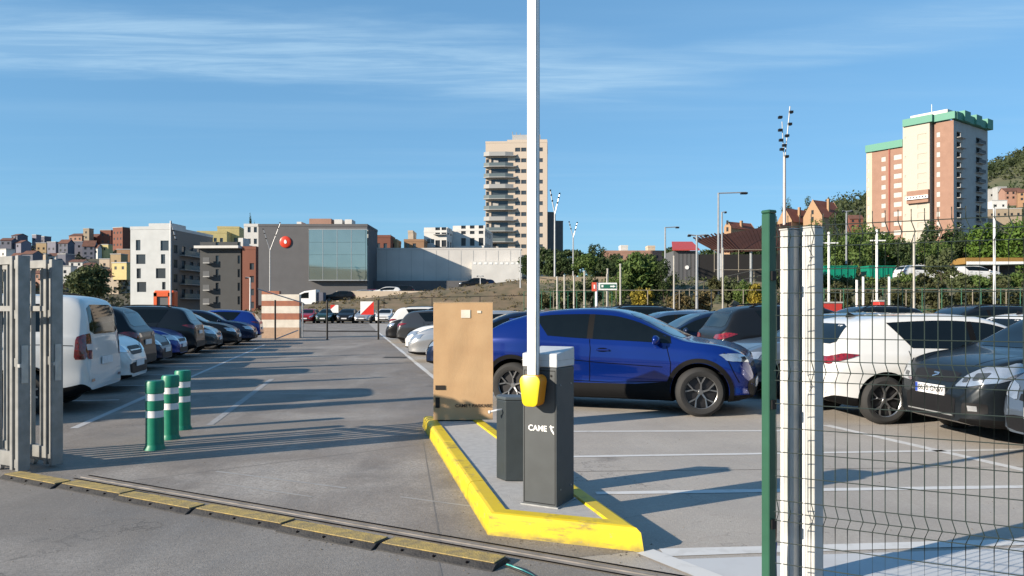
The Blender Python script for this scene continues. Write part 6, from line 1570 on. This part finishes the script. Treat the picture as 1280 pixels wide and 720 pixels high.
# white lorry front by the striped wall
Yc = 97; x0_ = XA(371, Yc); z0_ = ZA(384, Yc); s = Yc/F
t = thing('white_lorry', 'white box lorry cab on the street left of the grey hall', 'lorry', (x0_, Yc, z0_), 0)
pr = [(0, .35), (0, 1.1), (.35, 1.75), (1.0, 2.05), (2.45, 2.25), (2.45, .35)]
MB().prism(pr, -2.0, 0, Matrix(((1,0,0,0),(0,0,-1,0),(0,1,0,0),(0,0,0,1)))).build('cab', M_white_paint, t, bevel=.05)
MB().box(2.5, 3.3, .2, 1.8, .35, 1.9).build('load_box', WALL['bluegrey'], t)
MB().prism([(.42, 1.15), (.55, 1.65), (1.0, 1.85), (1.5, 1.9), (1.5, 1.15)], .001, .02, Matrix(((1,0,0,0),(0,0,-1,0),(0,1,0,0),(0,0,0,1)))).build('side_window', M_glass, t)
for x in (.6, 2.2): MB().cyl((x, -.05, .33), (x, .25, .33), .33, n=18).build('wheel', M_rubber, t)
MB().box(3.6, 18, 3, 3.3, .0, 1.6).build('site_panel', WALL['cream'], None).name = 'site_hoarding'
hoard = bpy.data.objects['site_hoarding']; hoard.location = (x0_, Yc+3, z0_+.6); tag(hoard, 'low cream hoarding along the street behind the black car', 'hoarding')
# orange truck behind the left row
Yc = 62; x0_ = XA(188, Yc); s = Yc/F; zt = ZA(361, Yc)
t = thing('orange_truck', 'orange truck body showing above the left row of cars', 'truck', (x0_, Yc, 0), 0)
Mo = mat('truck_orange', (0.62, 0.09, 0.015), .45); w = 26*s
MB().box(0, w, .5, 1.3, .7, zt-.12).build('load_box', Mo, t, bevel=.12, seg=2)
MB().box(.12, .38, .28, .49, .5, zt-.3).build('door_frame', Mo, t); MB().box(w-.38, w-.12, .28, .49, .5, zt-.3).build('door_frame', Mo, t); MB().box(.12, w-.12, .28, .49, zt-.62, zt-.31).build('door_frame', Mo, t)
MB().box(.39, w-.39, .40, .49, .6, zt-.63).build('rear_door', WALL['shadegrey'], t)
for x in (.3, w-.3): MB().cyl((x-.12, .95, .36), (x+.12, .95, .36), .35, n=18).build('wheel', M_rubber, t)
MB().box(w*.86, w*.9, .3, .4, zt-.1, zt+.6).build('beacon', M_red, t)
# skips, awning and bits on the right terrace
Msk = mat('skip_green', (0.0, 0.20, 0.12), .5, c2=(.0, .16, .10), scale=2)
for px0, px1, lb in ((1030, 1071, 'green waste skip left of the white posts'), (1086, 1119, 'green waste skip right of the other skip')):
    Yc = 72; s = Yc/F; w = (px1-px0)*s; zb = ZA(349, Yc); h = 17*s
    t = thing('waste_skip', lb, 'skip', (XA(px0, Yc), Yc, zb), 0, 'green waste skips')
    MB().add([(.15,0,0),(w-.15,0,0),(w,0,h),(0,0,h),(.15,1.8,0),(w-.15,1.8,0),(w,1.8,h),(0,1.8,h)], [(0,1,2,3),(4,7,6,5),(3,2,6,7),(0,4,5,1),(1,5,6,2),(3,7,4,0)]).build('tub', Msk, t)
    for k in range(5): MB().box(.3+k*(w-.6)/4-.04, .3+k*(w-.6)/4+.04, -.06, -.005, .08, h-.1).build('rib', Msk, t)
    MB().box(-.05, w+.05, -.08, -.005, h-.09, h).build('rim', Msk, t); MB().box(0, w, -.05, 1.6, -.62, -.02).build('skip_frame', WALL['lightgrey'], t)
Yc = 68; s = Yc/F
t = thing('canopy', 'yellow striped canopy with dark interior at the right edge', 'canopy', (XA(1208, Yc), Yc, ZA(349, Yc)), 0)
h = 27*s; MB().box(0, 6.2, 0, 3, h-.55, h).build('roof', mat('canopy_yellow', (.28, .16, .04), .6), t); MB().box(0, 6.2, -.03, -.005, h-.62, h-.35).build('fascia', M_sign_white, t)
MB().box(.2, 6, 2.5, 2.9, 0, h-.56).build('back_wall', WALL['darkgrey'], t)
for x in (.2, 3, 5.9): MB().cyl((x, .2, 0), (x, .2, h-.56), .07, n=8).build('column', M_steel, t)
place('hatch', 'street_car', 'white', 'white car parked under the yellow canopy', (XA(1222, 66), 66.5, ZA(353, 66)), R(2), 'vehicles on the right terrace')
place('hatch', 'street_car', 'white', 'white car on the terrace left of the willow shrub', (XA(1150, 68), 68, ZA(352, 68)), R(6), 'vehicles on the right terrace')
for px0, px1, py0, py1, m_, lb in ((1028, 1053, 379, 391, 'red', 'low red skip behind the silver-blue car'), (1099, 1106, 377, 391, 'red', 'small red cabinet behind the white hatchback roof')):
    Yc = 40; s = Yc/F; t = thing('red_cabinet', lb, 'cabinet', (XA(px0, Yc), Yc, 0), 0); w = (px1-px0)*s
    MB().box(0, w, 0, .8, 0, ZA(py0, Yc)).build('body', mat('cab_red', (.45, .04, .03), .5), t, bevel=.03); MB().box(-.03, w+.03, -.03, .83, ZA(py0, Yc)+.001, ZA(py0, Yc)+.08).build('lid', WALL['lightgrey'], t)

# ------------------------------------------------------------------ trees and shrubs
def tr(px, pt, pb_, Y, rpx, kind, label, name='broadleaf_tree', **kw):
    s = Y/F; return tree(name, label, XA(px, Y), Y, ZA(pb_, Y), (pb_-pt)*s, rpx*s, kind, **kw)
GT = 'trees beyond the parking lot'
tr(110, 329, 388, 120, 26, 'olive', 'olive green bushy tree left of the pale apartment block', group=GT, trunk=.12, n=50)
tr(683, 310, 350, 100, 22, 'dark', 'dark tree just right of the white boom', group=GT, trunk=.15)
tr(712, 312, 352, 96, 22, 'dark', 'dark tree under the small forked lamp', group=GT, trunk=.15)
tr(746, 303, 354, 92, 15, 'dark', 'dark round tree rising above its neighbours', group=GT, trunk=.15)
tr(735, 318, 356, 88, 20, 'mid', 'mid green tree in front of the dark ones', group=GT, trunk=.12)
tr(797, 314, 386, 56, 30, 'mid', 'large leafy green tree right of the arrow sign', group=GT, trunk=.10, n=70, per=80)
tr(772, 338, 388, 54, 16, 'mid', 'smaller green tree behind the arrow sign', group=GT, trunk=.10)
tr(830, 322, 384, 55, 16, 'dark', 'dark leafy tree left of the kiosk', group=GT, trunk=.10)
for i, (px, pt, pb_, Y, rp, k, lb) in enumerate(((703, 358, 390, 50, 14, 'olive', 'olive shrub below the retaining wall'), (722, 352, 390, 50, 15, 'olive', 'olive shrub left of the red sign'), (741, 345, 390, 51, 12, 'olive', 'light olive shrub behind the red sign'), (680, 366, 392, 49, 12, 'brown', 'brownish shrub right of the white boom'),
        (803, 359, 390, 48, 15, 'yellow', 'yellow flowering shrub in front of the large green tree'), (850, 364, 392, 48, 17, 'dry', 'dry brown shrub below the kiosk'), (880, 362, 391, 49, 15, 'dry', 'dry brown shrub below the ramp'), (910, 345, 384, 50, 13, 'olive', 'olive shrub beside the tall lamp post'), (930, 352, 386, 49, 13, 'mid', 'green shrub left of the green post'),
        (945, 352, 390, 48, 11, 'yellow', 'yellow shrub beside the green post'), (965, 320, 380, 50, 10, 'olive', 'tall olive shrub behind the green post'), (893, 346, 370, 50, 9, 'brown', 'brown shrub under the brown roof'),
        (1180, 312, 358, 52, 22, 'olive', 'pale willow-like shrub behind the mesh fence'), (1135, 350, 392, 48, 22, 'brown', 'dark hedge bush below the willow shrub'), (1050, 352, 392, 48, 18, 'brown', 'hedge bush below the left skip'), (1085, 354, 392, 47, 18, 'brown', 'hedge bush below the right skip'), (1170, 352, 392, 47, 20, 'brown', 'hedge bush right of the willow shrub'),
        (1210, 355, 392, 47, 20, 'brown', 'hedge bush below the canopy car'), (1250, 352, 392, 47, 22, 'brown', 'hedge bush near the right edge'), (1290, 350, 392, 47, 20, 'brown', 'hedge bush at the right edge'), (1010, 350, 392, 49, 16, 'brown', 'hedge bush behind the white gate posts'), (985, 350, 392, 49, 16, 'olive', 'hedge bush left of the white gate posts'))):
    tr(px, pt, pb_, Y, rp, k, lb, 'shrub', cat='shrub', trunk=.04, n=30, per=60, leaf=.11, group='shrubs on the bank')
for px, pt, pb_, Y, rp, k, lb in ((1060, 290, 350, 84, 26, 'mid', 'green tree above the left skip'), (1030, 300, 352, 86, 16, 'mid', 'green tree behind the white gate posts'), (1095, 283, 352, 88, 22, 'mid', 'tall green tree between the skips'), (1125, 300, 352, 86, 22, 'dark', 'dark green tree right of the skips'),
        (1165, 278, 352, 96, 20, 'dark', 'dark tree in front of the brick tower'), (1190, 282, 352, 98, 20, 'dark', 'dark tree at the foot of the tower side'), (1235, 277, 352, 90, 28, 'bright', 'bright green tree left of the tall white post'), (1275, 274, 352, 88, 26, 'bright', 'bright green tree at the right edge'),
        (1022, 275, 345, 110, 18, 'mid', 'green tree below the taller gable'), (1050, 262, 345, 150, 16, 'dark', 'dark tree on the slope left of the brick tower'), (1075, 280, 345, 140, 18, 'mid', 'green tree below the brick tower corner'), (985, 250, 300, 230, 9, 'dark', 'dark tree tip between the gables'), (1012, 244, 300, 240, 10, 'dark', 'dark tree behind the taller gable'),
        (1215, 300, 350, 100, 14, 'dark', 'dark tree right of the tower side'), (845, 309, 330, 200, 18, 'dark', 'distant dark tree left of the red kiosk roof')):
    tr(px, pt, pb_, Y, rp, k, lb, group='trees on the right terrace', trunk=.12, n=46, per=60)
# woods on the hills: one mass each
cs = []; rs = []
for i in range(1500):
    y = nrng.uniform(330, 790); x = y * nrng.uniform(.30, .80)
    r = nrng.uniform(3.5, 7) * (.6 + y/900)
    if nrng.uniform() < .15: continue
    cs.append((x, y, hill_r(x, y) + r*.5)); rs.append((r, r, r*.8))
for i in range(60):
    x = 720 * nrng.uniform(.56, .75); y = 735; r = nrng.uniform(5, 11); cs.append((x, y, hill_r(x, y)+r*.6)); rs.append((r, r, r*.75))
o = obj('hill_woods', leaf_cloud(cs, rs, 38, 1.5), leaf_mat('wood_right', (0.03, 0.05, 0.02), (0.075, 0.085, 0.035), .02)); tag(o, 'green wooded slope covering the right hill', 'woods', kind='stuff')
cs = []; rs = []
for i in range(420):
    y = nrng.uniform(200, 470); x = -y * nrng.uniform(.2, .75); r = nrng.uniform(2, 4.5)
    cs.append((x, y, hill_l(x, y)+r*.4)); rs.append((r, r, r*.8))
o = obj('hill_woods', leaf_cloud(cs, rs, 26, 1.0), leaf_mat('wood_left', (0.035, 0.04, 0.025), (0.05, 0.055, 0.03), .03)); tag(o, 'dark scrub and trees between the left hillside houses', 'woods', kind='stuff')
# scrub tufts on the banks
cs = []; rs = []
for i in range(500):
    x = nrng.uniform(-45, 4); y = nrng.uniform(84, 97); r = nrng.uniform(.15, .5); cs.append((x, y, bank_left(x, y)+r*.3)); rs.append((r, r, r*.7))
o = obj('bank_scrub', leaf_cloud(cs, rs, 16, .10), LEAF['dry']); tag(o, 'dry scrub tufts on the bank beyond the far gate', 'scrub', kind='stuff')
cs = []; rs = []
for i in range(900):
    x = nrng.uniform(2, 40); y = nrng.uniform(46.5, 62); r = nrng.uniform(.2, .6); cs.append((x, y, bank_right(x, y)+r*.3)); rs.append((r, r, r*.8))
o = obj('bank_scrub', leaf_cloud(cs, rs, 18, .10), LEAF['olive']); tag(o, 'olive and brown scrub covering the bank behind the lot', 'scrub', kind='stuff')
for px, pt, pb_, Y, rp, k, lb in ((768, 318, 352, 120, 16, 'dark', 'dark tree in front of the long low block, left end'), (812, 318, 350, 125, 18, 'dark', 'dark tree hiding the middle of the long low block'), (842, 320, 350, 120, 16, 'dark', 'dark tree left of the kiosk roof'), (698, 318, 352, 84, 20, 'dark', 'dark tree right of the boom, lower front one'), (757, 322, 358, 86, 16, 'dark', 'dark tree below the round dark tree'),
        (662, 318, 350, 110, 16, 'dark', 'dark tree partly hidden by the white boom'), (885, 312, 350, 110, 22, 'dark', 'dark tree behind the brown station roof'), (935, 300, 350, 115, 24, 'dark', 'dark tree behind the green post and brown roof')):
    tr(px, pt, pb_, Y, rp, k, lb, group=GT, trunk=.12, n=46, per=70)

for i, (px, pt, k) in enumerate(((1032, 342, 'mid'), (1058, 346, 'olive'), (1082, 347, 'mid'), (1108, 345, 'olive'), (1130, 341, 'mid'), (1155, 343, 'brown'), (1200, 342, 'olive'), (1222, 345, 'mid'), (1248, 343, 'olive'), (1272, 342, 'mid'))):
    tr(px, pt, 372, 58, 16, k, '%s hedge bush on the terrace edge, %s from the white gate posts' % ({'mid': 'green', 'olive': 'olive', 'brown': 'brownish'}[k], ORD[i]), 'shrub', cat='shrub', trunk=.04, n=30, per=70, leaf=.12, group='hedge along the terrace edge')
for px, pt, pb_, Y, rp, k, lb in ((1045, 300, 352, 92, 20, 'dark', 'dark tree left of the left skip'), (1112, 292, 352, 94, 20, 'mid', 'green tree in front of the tower foot, left side'), (1145, 296, 352, 90, 18, 'mid', 'green tree in front of the tower foot, middle'), (1178, 296, 352, 92, 18, 'mid', 'green tree behind the willow shrub'), (1205, 292, 352, 94, 18, 'dark', 'dark tree left of the bright green ones'), (1255, 292, 352, 92, 20, 'mid', 'green tree between the two bright ones')):
    tr(px, pt, pb_, Y, rp, k, lb, group='trees on the right terrace', trunk=.12, n=50, per=80)

# ------------------------------------------------------------------ unseen shed and conifers, made up to cast the shade on the left row
sh_ = thing('shade_shed', 'unseen shed added left of the parked van to cast shade', 'shed', (-16.2, 5.6, 0), R(22))
MB().box(-3.6, 0, 0, 15.8, 0, 4.0).build('wall', WALL['lightgrey'], sh_)
MB().add([(-3.8, -.2, 4.01), (.2, -.2, 4.01), (.2, 16, 4.01), (-3.8, 16, 4.01), (-3.8, -.2, 4.2), (.2, -.2, 4.4), (.2, 16, 4.4), (-3.8, 16, 4.2)], [(0,3,2,1),(4,5,6,7),(0,1,5,4),(1,2,6,5),(2,3,7,6),(3,0,4,7)]).build('roof', M_roofgrey, sh_)
for k in range(4): MB().box(.005, .06, 1.2 + 3.9*k, 3.6 + 3.9*k, .1, 3.0).build('door', WALL['grey'], sh_)
for i in range(9):
    tree('conifer', 'unseen conifer added beside the shade shed, %s from its near end' % ORD[i], -14.6 - .40*1.9*i, 6.0 + 1.9*i, 0, (6.1, 5.2, 5.6, 5.0, 5.9, 5.3, 5.8, 5.1, 5.7)[i], .85, 'dark', trunk=.06, shape='cone', n=44, per=70, leaf=.13, group='unseen conifers added for shade')
